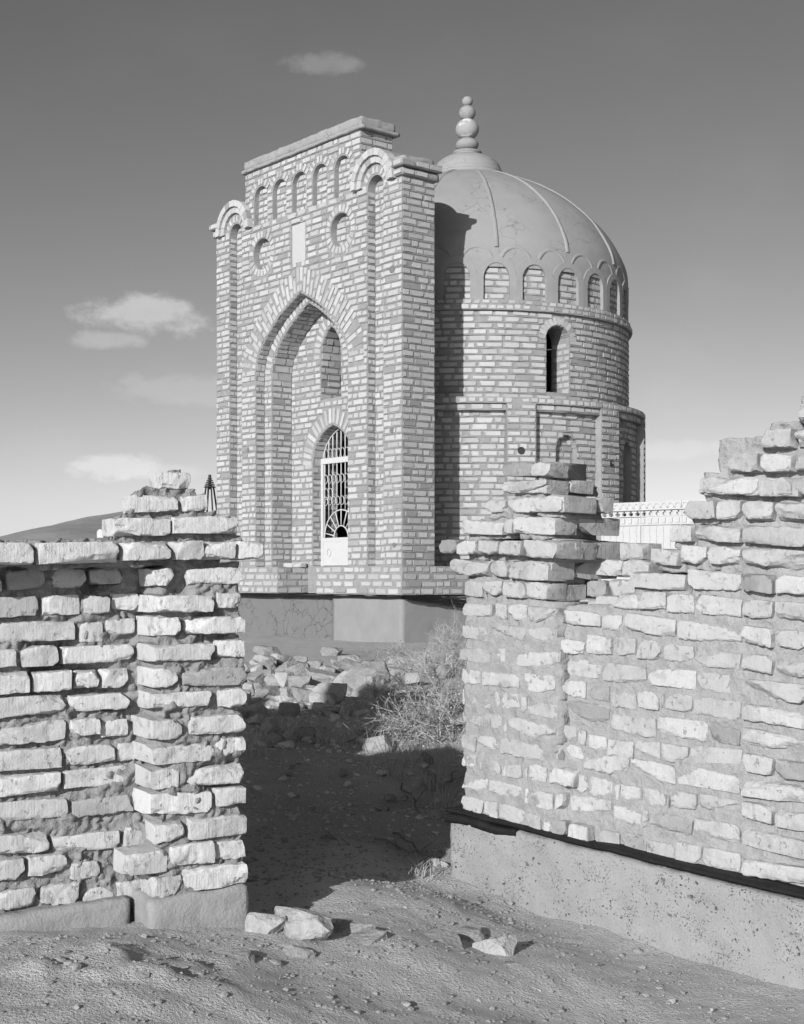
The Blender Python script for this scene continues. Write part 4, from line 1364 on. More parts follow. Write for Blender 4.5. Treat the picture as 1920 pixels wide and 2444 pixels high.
def build_left_wall():
    root = empty('brick_wall', tuple(LW.P(-.9, -.15, -1.1)), 'broken end of a weathered brick wall with deep eroded joints and stepped top', 'wall'); root['kind'] = 'thing'
    rows = []          # (h at s=sref, smin, smax, topfix)
    sref = -.8; rnd = random.Random(4); seed = 1000
    for z, rr in ((za, LA), (zb, LB)):
        for row in rr:
            items = []
            for x0, x1, y0, y1 in row:
                ym = (y0+y1)/2; rn = len(rows); strip = rn >= 4 and (x1 <= (520 if z is za else 440) or (rn == 14 and x1 < 580) or (rn == 16 and x1 < 545)) and not (rn == 15 and x1 > 140)
                xa = x0
                if 4 <= rn <= 13 and not strip and x0 < 530: xa = 612 if z is za else 545     # left end of the pier course
                sb = -SETB if strip else 0.0
                s0, h0 = LW.pxo(*z(xa, ym), sb); s1, h1 = LW.pxo(*z(x1, ym), sb)
                xm = (x0+x1)/2; _, ht = LW.pxo(*z(xm, y0), sb); _, hb = LW.pxo(*z(xm, y1), sb)
                items.append((s0, s1, (ht+hb)/2, ht-hb, strip, xa != x0))
            rows.append(items)
    info = []
    for ri, items in enumerate(rows):
        hr = np.mean([it[2]-LW.tilt*((it[0]+it[1])/2-sref) for it in items])
        info.append([hr, min(i[0] for i in items), max(i[1] for i in items)])
        for k, (s0, s1, h, hh, strip, pend) in enumerate(items):
            H = min(max(hh-abs(LW.tilt)*(s1-s0), .056), .072); o = rnd.uniform(-.012, .012)
            if ri == 3: o = .045+rnd.uniform(-.004, .006)
            if (ri, k) in ((6, 1), (14, 1), (14, 0), (8, 1)): o = -.018
            if ri in (4,): o = rnd.uniform(-.012, .0)
            if strip: o = -SETB+rnd.uniform(-.01, .012)
            put_brick(LW, root, (s0+s1)/2, h, s1-s0-.004, H, o, seed, M['fgbrick'], .24 if pend else (.13 if ri != 3 else .17),
                      yaw=rnd.gauss(0, .035)); seed += 1
            # second wythe of the broken top so the wall keeps its thickness
            if ri == 3: put_brick(LW, root, (s0+s1)/2+.052, h, s1-s0-.05, H, -.15, seed+500, M['fgbrick'], .11)
    # the run of wall out to the left, its unseen far heights set for the shade they cast in the gap
    def top_h(s):
        return np.where(s > -1.5, .06, np.where(s > -2.35, .40, 1.45+.16*np.sign(np.sin(s*5.1))+.09*np.sign(np.sin(s*13.7+1))))
    for ri, (hr, s0, s1) in enumerate(info):
        if ri < 3: continue
        e = s0-.012; k = 0
        while e > LEFT_END:
            L = .25 if rnd.random() < .6 else .12; c = e-L/2; h = hr+LW.tilt*(c-sref)
            if h < top_h(np.array([c]))[0]+.02:
                if len([1 for _ in range(1)]) and c > -1.9: put_brick(LW, root, c, h, L, .066, rnd.uniform(-.008, .010)-(SETB if ri > 3 else -.025), seed, M['fgbrick']); seed += 1
            e -= L+.014
    # higher, further courses (beyond the picture) as plain brick lines in the mortar mass
    lo = info[-1][0]-.05
    edges = []
    for ri, (hr, s0, s1) in enumerate(info):
        up = (info[ri-1][0]+hr)/2 if ri else hr+.03
        dn = (info[ri+1][0]+hr)/2 if ri+1 < len(info) else hr-.06
        edges.append((dn, up, s0, s1))

    def mask(s, h):
        hl = h-LW.tilt*(s-sref); m = np.zeros(len(s), bool)
        for ri, (dn, up, s0, s1) in enumerate(edges):
            inset = .014 if ri not in (0,) else .03
            cap = (.0 if ri > 3 else (.012 if ri else -.05))
            a = s0+inset if ri < 3 else -99
            m |= (hl >= dn-.001) & (hl < up+cap*0) & (s > a) & (s < s1-inset-(.10 if ri == 3 else 0))
        # mortar beds left lying on the steps
        for (px0, px1, yb, yt) in ((500, 1060, 300, 238), (300, 1270, 492, 425), (300, 1490, 700, 628)):
            sa, hb = LW.px(*za(px0, yb)); sb, ht = LW.px(*za(px1, yt)); f = np.clip((s-sa)/(sb-sa), 0, 1)
            prof = np.clip(np.minimum(f, 1-f)*7, 0, 1)
            m |= (s > sa) & (s < sb) & (h >= hb-.012+LW.tilt*0) & (h < hb+(ht-hb)*prof)
        m |= (s < -1.2) & (h < top_h(s)+.0) & (h > -1.0)
        m |= (hl < edges[-1][0]+.01) & (hl > -1.12) & (s < info[-1][2]-.02)
        return m

    s_edge = LW.px(366, 1700)[0]+.034

    def depth(s, h, P):
        d = -.028+fbm(P, 9, 3, 71)*.016+np.abs(fbm(P, 38, 3, 73))*.020-.006
        holes = np.clip(fbm(P, 6, 2, 75)-.38, 0, 1)*-.10
        d = d-np.where((s < s_edge+.008*np.sin(h*40)) & (h < .03), SETB-.004, 0)
        up = np.clip((h-.0)/.05, 0, 1)     # mortar lies flatter on the broken top
        return np.minimum(d+holes*(1-up), -.004)
    mortar_mass(LW, 'mortar', root, mask, depth, -2.0, -.50, -1.13, .40, .0065, .40, M['mortar_fg'], 70, .09)
    mk2 = lambda s, h: (h < top_h(s)) & (h > -1.25)
    mortar_mass(LW, 'mortar', root, mk2, lambda s, h, P: fbm(P, 5, 2, 5)*.01-.01-SETB, LEFT_END, -1.99, -1.3, 1.9, .05, .40, M['mortar_fg'], 72)
    # cast foundation, split by a crack
    sR, hR = LW.px(*zb(1345, 1400)); sC, _ = LW.px(*zb(508, 1700))
    def fnd(a, b, nm, sd, top, bk=0.0):
        m = MB(); fr = lambda x, y, z: LW.P(x, -y, z)
        m.add(*grid_box(fr, a, b, -.012+bk, .40, -1.45, top, .02, .0045, sd, .014)); 
        V = np.array(m.V); up = V[:, 2] > (-1.2+ZC); sv = (V-np.array([0, LW.y0, 0]))@LW.u
        V[up, 2] += (LW.tilt*2.2)*(sv[up]-sR)
        mobj(nm, mkmesh(nm, V, m.F, M['concrete2'], smooth=True), root)
    fnd(sC+.008, sR, 'foundation', 81, hR); fnd(LEFT_END, sC-.008, 'foundation', 82, hR-.012, SETB-.03)
build_left_wall()

# ---- right wall
RW = Wall(6.26, -.979, -.054)
zc = lambda x, y: (1060+x/2.588, 1080+y/2.588)
zd = lambda x, y: (1060+x/2.588, 1600+y/2.588)
RA = {  # course -> bricks in zoomed pixels; p = end pier, w = wall run
 'p': [[(540, 652, 52, 150)],
       [(405, 642, 165, 260)],
       [(250, 380, 285, 375), (387, 533, 275, 375), (540, 735, 265, 372)],
       [(110, 362, 410, 515), (374, 426, 400, 502), (430, 685, 395, 512)],
       [(0, 114, 535, 630), (120, 240, 540, 635), (246, 375, 540, 638), (380, 515, 540, 645), (520, 735, 535, 660)],
       [(50, 290, 655, 770), (300, 402, 665, 772), (408, 660, 670, 797)],
       [(125, 240, 785, 895), (247, 365, 785, 885), (370, 510, 795, 905), (515, 640, 798, 910)],
       [(110, 300, 925, 1022), (310, 385, 930, 1030), (390, 512, 930, 1040), (516, 700, 950, 1058)],
       [(110, 265, 1060, 1162), (275, 510, 1060, 1165), (516, 690, 1075, 1185)],
       [(105, 285, 1195, 1300), (292, 384, 1200, 1305), (390, 720, 1195, 1350)],
       [(110, 230, 1335, 1440), (236, 470, 1350, 1460), (496, 690, 1365, 1490)]],
 'pd': [[(105, 290, 118, 230), (298, 345, 125, 232), (350, 470, 135, 242), (476, 510, 160, 262), (515, 705, 192, 292)],
        [(105, 245, 250, 352), (253, 360, 265, 362), (366, 390, 285, 380), (395, 690, 295, 440)],
        [(105, 198, 385, 500), (202, 340, 400, 500), (346, 700, 415, 575)],
        [(105, 200, 512, 605), (205, 236, 525, 618), (240, 350, 545, 645), (354, 380, 565, 660), (385, 480, 575, 670), (486, 515, 580, 680), (520, 640, 580, 690), (648, 800, 600, 720)],
        [(105, 268, 650, 752), (275, 490, 690, 802), (495, 525, 720, 830), (530, 680, 735, 862), (685, 730, 760, 870)],
        [(105, 245, 775, 880), (250, 334, 800, 920), (340, 500, 830, 952), (520, 602, 885, 1000), (608, 660, 905, 1018), (665, 745, 925, 1035), (760, 890, 950, 1080)]],
 'w': [[(1540, 1760, 140, 268)], [(1455, 1640, 290, 415), (1646, 1800, 290, 418)], [(1360, 1498, 440, 555), (1500, 1800, 440, 560)], [(1245, 1415, 590, 702), (1420, 1580, 570, 692), (1585, 1800, 575, 698)],
       [(1110, 1458, 735, 856), (1462, 1800, 720, 862)],
       [(1000, 1162, 865, 975), (1166, 1332, 850, 978), (1336, 1508, 870, 1000), (1512, 1800, 878, 1020)],
       [(705, 932, 975, 1076), (937, 1065, 1000, 1102), (1085, 1400, 1000, 1135), (1405, 1800, 1018, 1200)],
       [(690, 845, 1150, 1256), (850, 1008, 1115, 1272), (1012, 1155, 1140, 1264), (1160, 1312, 1150, 1292), (1325, 1508, 1185, 1306), (1512, 1800, 1215, 1345)],
       [(722, 935, 1268, 1398), (938, 1222, 1300, 1440), (1226, 1520, 1330, 1462), (1524, 1800, 1365, 1500)]],
 'wd': [[(690, 845, 55, 172), (847, 985, 88, 202), (990, 1156, 128, 246), (1160, 1290, 125, 248), (1294, 1328, 135, 250), (1332, 1500, 140, 262), (1504, 1800, 165, 310)],
        [(720, 985, 192, 340), (995, 1275, 268, 418), (1278, 1600, 285, 444), (1604, 1800, 320, 470)],
        [(695, 782, 340, 442), (788, 845, 370, 480), (850, 970, 402, 508), (975, 1136, 430, 548), (1140, 1302, 432, 552), (1308, 1474, 460, 584), (1480, 1800, 470, 612)],
        [(705, 826, 465, 560), (830, 1110, 512, 652), (1113, 1400, 562, 694), (1404, 1800, 605, 752)],
        [(735, 856, 640, 760), (860, 1002, 668, 798), (1006, 1046, 700, 810), (1050, 1188, 715, 816), (1192, 1334, 740, 852), (1338, 1362, 745, 860), (1366, 1526, 752, 870), (1532, 1800, 780, 900)],
        [(740, 1000, 778, 906), (1010, 1186, 842, 962), (1190, 1230, 870, 985), (1236, 1500, 892, 1014), (1506, 1800, 930, 1065)],
        [(905, 1052, 992, 1108), (1060, 1212, 1015, 1132), (1220, 1384, 1065, 1168), (1395, 1556, 1072, 1210), (1562, 1800, 1112, 1245)]]}
# brick ends on the broken right side of the pier: (edge x, y0, y1, [(x0, x1), ...])
ENDS = [(652, 54, 146, [(654, 772)]), (642, 165, 248, [(645, 775), (782, 920)]), (735, 264, 370, [(738, 940), (945, 1050)]),
        (685, 392, 506, [(688, 828), (833, 1082)]), (735, 540, 655, [(738, 948), (953, 1205)]), (660, 660, 780, [(662, 802), (806, 1080)]), (640, 802, 910, [(643, 888)])]
STRIP = [(45, 868), (130, 882), (300, 930), (480, 972), (690, 1030), (900, 1082), (1050, 1110), (1330, 1186), (1645, 1260)]


def build_right_wall():
    root = empty('brick_wall', tuple(RW.P(1.0, -.15, -1.3)), 'pale brick wall with wiped mortar joints on a pebbly concrete foundation', 'wall'); root['kind'] = 'thing'
    rnd = random.Random(9); seed = 3000; rects = []
    hole = zc(960, 890)
    for key, z in (('p', zc), ('pd', zd), ('w', zc), ('wd', zd)):
        for ri, row in enumerate(RA[key]):
            for k, (x0, x1, y0, y1) in enumerate(row):
                ym = (y0+y1)/2; s0, _ = RW.px(*z(x0, ym)); s1, _ = RW.px(*z(x1, ym)); xm = (x0+x1)/2
                _, ht = RW.px(*z(xm, y0)); _, hb = RW.px(*z(xm, y1)); H = min(max(ht-hb-.05*(s1-s0), .055), .074)
                smooth = key in ('pd', 'wd') or (key == 'p' and ri > 6)
                o = rnd.uniform(-.003, .005) if smooth else rnd.uniform(-.004, .012)
                if key[0] == 'w': o -= .038
                if key == 'p' and ri == 4: o += .035
                if key == 'p' and ri == 5: o += .015
                mat = M['fgbrick2'] if smooth else M['fgbrick3']
                q = (s0+s1)/2; h = (ht+hb)/2
                put_brick(RW, root, q, h, s1-s0-.003, H, o, seed, mat, .13 if not (key == 'p' and ri == 4) else .17, yaw=rnd.gauss(0, .012), chips=2 if smooth else 3); seed += 1
                if key == 'w' and ri < 6: put_brick(RW, root, q+.02, h, s1-s0-.03, H, -.15, seed+900, M['fgbrick3'], .11)
                rects.append((s0, s1, h-H/2, h+H/2, RW.px(*z(x0, y0))[0], key, ri))
    # inner wythe showing in the broken pocket between pier and wall run
    for x0, x1, y0, y1, oo in ((890, 1090, 655, 765, -.30), (1100, 1262, 660, 770, -.27), (880, 1000, 790, 900, -.27), (1010, 1180, 785, 895, -.24), (760, 930, 905, 1000, -.22), (935, 1100, 890, 985, -.20), (1085, 1240, 575, 650, -.31)):
        s0, h0 = RW.pxo(*zc(x0, (y0+y1)/2), oo); s1, _ = RW.pxo(*zc(x1, (y0+y1)/2), oo)
        put_brick(RW, root, (s0+s1)/2, h0, s1-s0, .068, oo, seed, M['fgbrick3'], .12, yaw=rnd.gauss(0, .06), roll=rnd.gauss(-.05, .03)); seed += 1
    for xe, y0, y1, ends in ENDS:
        ym = (y0+y1)/2; se, _ = RW.px(*zc(xe, ym)); prev = .06
        for x0, x1 in ends:
            dd = []
            for x in (x0, x1):
                k = (zc(x, ym)[0]-CXP)/FPX; dd.append((k*(RW.y0+RW.u[1]*se)-RW.u[0]*se)/(-RW.n[0]+k*RW.n[1]))
            Yd = RW.y0+RW.u[1]*se-RW.n[1]*(sum(dd)/2); H = min(max((y1-y0)/2.588/FPX*Yd-.004, .056), .072); hc = (HOR-zc(0, ym)[1])/FPX*Yd
            D = max(dd[1]-dd[0], .05)
            put_brick(RW, root, se-.125+rnd.uniform(-.006, .006), hc, .25, H, -dd[0] if dd[0] > .02 else -.004, seed, M['fgbrick3'], D, yaw=rnd.gauss(0, .02)); seed += 1
    # continue to the right, out of the picture
    RE = 3.2
    for key in ('w', 'wd'):
        rws = {}
        for r in rects:
            if r[5] == key: rws.setdefault(r[6], []).append(r)
        for ri, lst in rws.items():
            e = max(l[1] for l in lst)+.012; last = max(lst, key=lambda l: l[1]); hm = (last[2]+last[3])/2; sm = (last[0]+last[1])/2
            while e < 2.05:
                L = .25 if rnd.random() < .6 else .12; c = e+L/2
                put_brick(RW, root, c, hm+RW.tilt*(c-sm), L, .066, -.022+rnd.uniform(-.003, .006), seed, M['fgbrick2'] if key == 'wd' else M['fgbrick3']); seed += 1
                e += L+.012
    s_end = 1.18
    for k in range(1, 7):        # courses above the stepped top, beyond the right edge of the photograph
        h0 = .345+.085*(k-1)
        e = s_end+.17+.13*k
        while e < 2.05:
            L = .25 if rnd.random() < .6 else .12
            put_brick(RW, root, e+L/2, h0+RW.tilt*(e-s_end), L, .066, -.02+rnd.uniform(-.003, .006), seed, M['fgbrick3']); seed += 1; rects.append((e, e+L, h0-.033, h0+.033, 0, 'x', k)); e += L+.012
    strip = [RW.px(*zd(*p)) for p in STRIP]
    sx = np.array([p[0] for p in strip]); sh = np.array([p[1] for p in strip])
    strip_h = lambda s: np.interp(s, sx, sh)+np.where(s > sx[-1], (s-sx[-1])*RW.tilt, 0)
    hs_, hh_ = RW.px(*hole)
    S0, S1, H0, H1 = .36, 3.2, -1.5, .9
    R = [(a+.010, b-(.045 if r_[1] == 'p' and r_[2] < 7 and b > .62 else .006), c, d) for a, b, c, d, *r_ in rects]

    def mask(s, h):
        m = np.zeros(len(s), bool)
        for a, b, c, d in R: m |= (s > a) & (s < b+.012) & (h > c-.022) & (h < d-.004)
        sl = RW.px(*zc(150, 860))[0]; top = RW.px(*zc(600, 900))[1]
        lft = RW.px(*zc(112, 1200))[0]
        m |= (s > lft+.012) & (s < RE) & (h < top-.01+RW.tilt*(s-.6)) & (h > strip_h(s)+.004)
        # fill under the stepped wall run
        a = RW.px(*zc(1000, 880))[0]
        m |= (s > a+.02) & (h < RW.px(*zc(1010, 880))[1]+RW.tilt*(s-a)) & (h > strip_h(s)+.004)
        m |= (s > 1.55) & (h < .5) & (h > strip_h(s)+.004)
        sc_ = RW.px(*zc(699, 1100))[0]+.006+fbm(np.stack([h*0, h*0, h], 1), 14, 3, 88)*.012
        m &= ~((np.abs(s-sc_) < .0075+.004*np.sin(h*31)) & (h > -.72) & (h < .0))
        # collapsed pocket between pier and wall run
        m &= ~((((s-hs_)/.055)**2+((h-hh_)/.035)**2) < 1)
        return m

    def depth(s, h, P):
        pd = np.where(s < RW.px(*zc(700, 1100))[0], -.004, -.045)
        flush = np.clip((.02-h)/.25, 0, 1)
        d = pd-.022*(1-flush)-.003+fbm(P, 16, 4, 171)*(.013-.007*flush)+np.abs(fbm(P, 60, 3, 173))*.004
        return d
    mortar_mass(RW, 'mortar', root, mask, depth, S0, 2.1, -1.25, .95, .007, lambda q, h: np.where((q < .72) & (h > -.12), .44, .30), M['mortar_fg2'], 170, 0)
    mk2 = lambda s, h: (h > strip_h(s)) & (h < .75)
    mortar_mass(RW, 'mortar', root, mk2, lambda s, h, P: fbm(P, 5, 2, 5)*.01-.02, 2.09, RE, -1.4, .9, .05, .30, M['mortar_fg2'], 172)
    # back of the pocket
    # foundation
    sl, _ = RW.px(*zd(50, 1000)); fr = lambda x, y, z: RW.P(x, -y, z)
    m = MB(); m.add(*grid_box(fr, sl+.012, RE, -.035, .34, -1.75, -1.0, .022, .007, 181, .02))
    V = np.array(m.V); q = (V-np.array([0, RW.y0, 0]))@RW.u; t = (V[:, 2]-ZC+1.75)/.75
    V[:, 2] = ZC-1.75+t*(strip_h(q)-.012+1.75)
    mobj('foundation', mkmesh('foundation', V, m.F, M['concrete'], smooth=True), root)
    # tar paper strip under the bricks, with a torn flap hanging at the end
    def ribbon(pts, w, out, nm, lab=None, fold=0):
        rn = random.Random(3); V = []; n = len(pts)
        for i, (s, h) in enumerate(pts):
            j = fbm(np.array([[s*9, 3.3, 0]]), 1, 3, 8)[0]
            for o, dz in ((-.12, .004), (out*.6, .006+j*.002), (out+.006*j, .0), (out+.010*j, -w*.5), (out*.9+.012*j, -w), (-.0, -w-.002)):
                V.append(RW.P(s, o, h+dz+j*.0025))
        F = [(6*i+q_, 6*i+q_+1, 6*i+7+q_, 6*i+6+q_) for i in range(n-1) for q_ in range(5)]
        mb = MB(); mb.add(V, F); o = mobj(nm, mb.mesh(nm, M['tar'], True), root)
        if lab: o['label'] = lab
    ss = np.linspace(sx[0]-.01, 2.1, 70)
    ribbon([(s, float(strip_h(s))+.010) for s in ss], .013, .030, 'damp_course')
    fl = [RW.px(*zd(*p)) for p in ((45, 905), (140, 915), (250, 945), (360, 985), (482, 1000))]
    fs = np.linspace(fl[0][0], fl[-1][0], 24)
    ribbon([(s, float(np.interp(s, [p[0] for p in fl], [p[1] for p in fl]))+.012) for s in fs], .030, .045, 'tar_paper_flap', 'torn flap of black tar paper')
build_right_wall()


# ------------------------------------------------------------------ rubble, scrub, far things
def ico(sub):
    bm = bmesh.new(); bmesh.ops.create_icosphere(bm, subdivisions=sub, radius=1)
    V = np.array([v.co[:] for v in bm.verts]); F = [tuple(v.index for v in f.verts) for f in bm.faces]; bm.free(); return V, F
ICO4 = ico(4); ICO2 = ico(2); ICO1 = ico(1)


def rock_mesh(seed, dims, cuts=16, mat=None, base=ICO4, amp=.03):
    """angular broken stone: a ball cut by random planes, then roughened"""
    rs = np.random.RandomState(seed); V = base[0].copy()*1.25
    V = V*(1+.12*fbm(V+seed, 1.3, 2, 3))[:, None]
    for k in range(cuts):
        n = rs.normal(0, 1, 3); n /= np.linalg.norm(n)
        if k < 2: n = np.array([rs.normal(0, .2), rs.normal(0, .2), 1 if k else -1]); n /= np.linalg.norm(n)
        d = rs.uniform(.62, .95); t = V@n-d
        V = V-np.outer(np.clip(t, 0, None), n)
    V = V+np.stack([fbm(V*1.0+seed*2.3+i*5, 3.2, 4, 7+i) for i in range(3)], 1)*amp+np.stack([fbm(V+seed*1.1+i*3, 9, 3, 37+i) for i in range(3)], 1)*.016
    V = V/np.abs(V).max(0)*np.array(dims)/2
    return V, base[1]


def stone(x0, x1, y0, y1, z, seed, label, group, scale=1.12, mat='stone', cuts=16, tiltx=None, name='rubble_stone', sink=.25):
    xc_, ex = (x0+x1)/2, (x1-x0)/2*scale; x0, x1 = xc_-ex, xc_+ex; y0 = y1-(y1-y0)*scale
    p0 = z(x0, y1); p1 = z(x1, y1); xm = (p0[0]+p1[0])/2
    g = px_ground(xm, p0[1]-2); wid = (p1[0]-p0[0])/FPX*g.y; hgt = (p1[1]-z(x0, y0)[1])/FPX*g.y
    rs = random.Random(seed)
    dz = min(hgt, wid*.9)*1.15; dy = wid*rs.uniform(.6, .9)
    V, F = rock_mesh(seed, (wid*1.04, dy, dz), cuts)
    me = mkmesh(name, V, F, M[mat])
    o = link(bpy.data.objects.new(name, me))
    c = Vector((g.x, g.y+dy*.32, 0)); gz = float(ground_h([c.x], [c.y], False)[0])+ZC
    o.location = (c.x, c.y, max(gz, g.z)+dz*(.5-sink)); o.rotation_euler = (rs.gauss(0, .1), rs.gauss(0, .12) if tiltx is None else tiltx, rs.gauss(0, .25))
    tag(o, label, 'stone', group); return o


ze = lambda x, y: (560+x/2.945, 1380+y/2.945)
zf = lambda x, y: (560+x/2.945, 1800+y/2.945)


def build_rubble():
    A = [(150, 320, 500, 580), (150, 270, 570, 625), (200, 300, 610, 685), (255, 375, 560, 615), (300, 390, 620, 705), (225, 300, 650, 775), (90, 190, 690, 755), (125, 200, 620, 690),
         (385, 530, 630, 735), (300, 400, 700, 790), (390, 520, 725, 805), (505, 720, 690, 795), (620, 735, 510, 562), (750, 880, 560, 612), (735, 910, 615, 678), (720, 860, 690, 830),
         (810, 1045, 665, 845), (870, 1080, 730, 860), (1080, 1200, 670, 755), (1080, 1140, 790, 850), (1010, 1070, 620, 675), (910, 1010, 625, 665), (405, 550, 800, 900), (550, 770, 790, 900),
         (150, 300, 810, 885), (300, 415, 800, 880), (300, 430, 905, 990), (50, 200, 930, 1000), (625, 740, 925, 972), (745, 830, 910, 990), (765, 890, 860, 912), (85, 180, 1000, 1055),
         (415, 545, 1080, 1135), (355, 430, 1100, 1168), (195, 290, 1030, 1112), (600, 690, 640, 690), (540, 610, 600, 650), (660, 760, 850, 915), (430, 500, 560, 600), (1150, 1240, 580, 640), (1250, 1330, 590, 650),
         (1200, 1290, 700, 760), (1330, 1420, 620, 690), (60, 130, 760, 830), (20, 100, 840, 920), (560, 640, 900, 950), (880, 960, 790, 850), (-60, 60, 600, 690), (-90, 40, 700, 790), (-40, 60, 940, 1010),
         (1430, 1520, 650, 720), (1500, 1600, 560, 640), (1400, 1480, 560, 610)]
    for i, b in enumerate(A):
        stone(*b, ze, 400+i, 'pale angular broken stone in the rubble heap before the plinth', 'rubble heap stones', scale=1.45, mat='stone2' if i % 2 else 'stone', sink=.15)
    rs = random.Random(31)
    for i in range(150):        # smaller stones filling the heap
        x, y = rs.uniform(-60, 1100), rs.uniform(560, 960); w = rs.uniform(40, 105)
        if y > 880 and rs.random() < .5: continue
        stone(x, x+w, y, y+w*.6, ze, 600+i, 'fist sized pale stone among the larger rubble stones', 'small rubble stones', mat='stone2' if i % 2 else 'stone', cuts=11, sink=.2)
    stone(225, 360, 1085, 1192, ze, 480, 'angular block lying apart in the shade below the heap', None, mat='stone')
    stone(905, 1130, 1110, 1242, ze, 481, 'big rounded boulder at the foot of the dry shrub', None, mat='stone2', cuts=8)
    stone(900, 1000, 1070, 1112, ze, 482, 'flat stone resting just behind the big boulder', None)
    stone(1280, 1400, 1230, 1332, ze, 483, 'squared dark stone in the shade of the pale wall', None)
    stone(1300, 1450, 1350, 1500, ze, 484, 'upright slab leaning in the shade beside the pale wall', None)
    stone(1050, 1190, 1275, 1330, ze, 485, 'low grass fringed stone between boulder and slab', None)
    for i, b in enumerate([(720, 790, 1340, 1390), (350, 410, 1370, 1392), (380, 425, 1312, 1340)]):
        stone(*b, ze, 490+i, 'small flat stone on the shaded earth', 'flat stones on the shaded earth', sink=.35)
    for i, b in enumerate([(1050, 1140, 288, 322), (1170, 1225, 298, 328), (905, 960, 560, 600), (800, 860, 425, 445), (420, 460, 290, 312), (530, 570, 375, 400), (370, 440, 495, 525)]):
        stone(*b, zf, 500+i, 'small flat stone on the shaded earth', 'flat stones on the shaded earth', sink=.35)
    stone(1330, 1470, 395, 468, zf, 510, 'pale lump of stone by the end of the tar paper', None)
    stone(1365, 1465, 735, 800, zf, 511, 'small block where the shade ends at the foundation corner', None, mat='stone2')
    stone(1440, 1510, 765, 805, zf, 512, 'broken chip beside the block at the foundation corner', None, mat='stone2')
    stone(320, 680, 1180, 1375, zf, 513, 'large split slab of pale stone in the gateway', None, scale=1.4, sink=.08, mat='stone2', cuts=24)
    stone(95, 315, 1190, 1320, zf, 514, 'wedge of stone between the wall end and the split slab', None, scale=1.4, sink=.1, mat='stone2')
    stone(190, 255, 1165, 1222, zf, 515, 'small stone wedged behind the gateway slab, by the wall', None, mat='stone2')
    stone(252, 325, 1165, 1232, zf, 516, 'small stone wedged behind the gateway slab, beside its split edge', None, mat='stone2')
    stone(740, 1060, 1265, 1375, zf, 517, 'low buried stone right of the split slab', None, sink=.42)
    stone(530, 585, 1368, 1425, zf, 518, 'pebble sized chip in front of the split slab', None, mat='stone2')
    stone(1470, 1550, 1355, 1425, zf, 519, 'chip of stone beside the flat outcrop', None, mat='stone2')
    stone(1560, 1680, 1438, 1488, zf, 520, 'low flat chip before the faceted stone', None, mat='stone2', sink=.35)
    stone(-10, 250, 1580, 1705, zd, 521, 'flat grooved outcrop of rock near the faceted stone', None, sink=.42)
    stone(212, 445, 1645, 1822, zd, 522, 'bright faceted stone lying below the pebbly foundation', None, scale=1.25, mat='stone2', cuts=10)
build_rubble()


def build_near_stones():
    rs = random.Random(91); k = 0
    while k < 75:
        x, y = rs.uniform(230, 1700), rs.uniform(2085, 2430); w = abs(rs.gauss(0, 12))+7
        if x < 600 and y < 2230 or x > 1080 and y < 2150+(x-1080)*.26: continue
        stone(x, x+w, y-w*.55, y, lambda a, b: (a, b), 1300+k, 'small half buried stone in the trodden earth before the walls', 'half buried stones before the walls', mat='stone2' if k % 3 else 'stone', cuts=11, sink=.33); k += 1
    for i in range(60):
        x, y = rs.uniform(600, 1085), rs.uniform(1690, 2030); w = abs(rs.gauss(0, 12))+7
        if i < 34: x, y, w = rs.uniform(590, 860), rs.uniform(1680, 1800), abs(rs.gauss(0, 20))+14
        stone(x, x+w, y-w*.5, y, lambda a, b: (a, b), 1500+i, 'small stone strewn over the shaded earth in the gap', 'stones strewn in the shaded gap', mat='stone3' if i % 3 else 'stone', cuts=11, sink=.3)
build_near_stones()


def build_threshold_slabs():
    for i, (x0, x1, y0, y1, lab) in enumerate(((770, 905, 2205, 2245, 'flat embedded slab beside the split slab'), (640, 760, 2262, 2300, 'flat embedded slab in front of the split slab'),
            (905, 1030, 2150, 2178, 'worn flat slab in the sunlit threshold'), (960, 1110, 2232, 2268, 'flat embedded slab near the grooved outcrop'), (1180, 1270, 2300, 2328, 'half sunk slab below the pebbly foundation'), (470, 600, 2290, 2330, 'flat stone at the foot of the earth mound'))):
        stone(x0, x1, y0, y1, lambda a, b: (a, b), 1700+i, lab, None, mat='stone', cuts=20, sink=.36, tiltx=.02)
build_threshold_slabs()


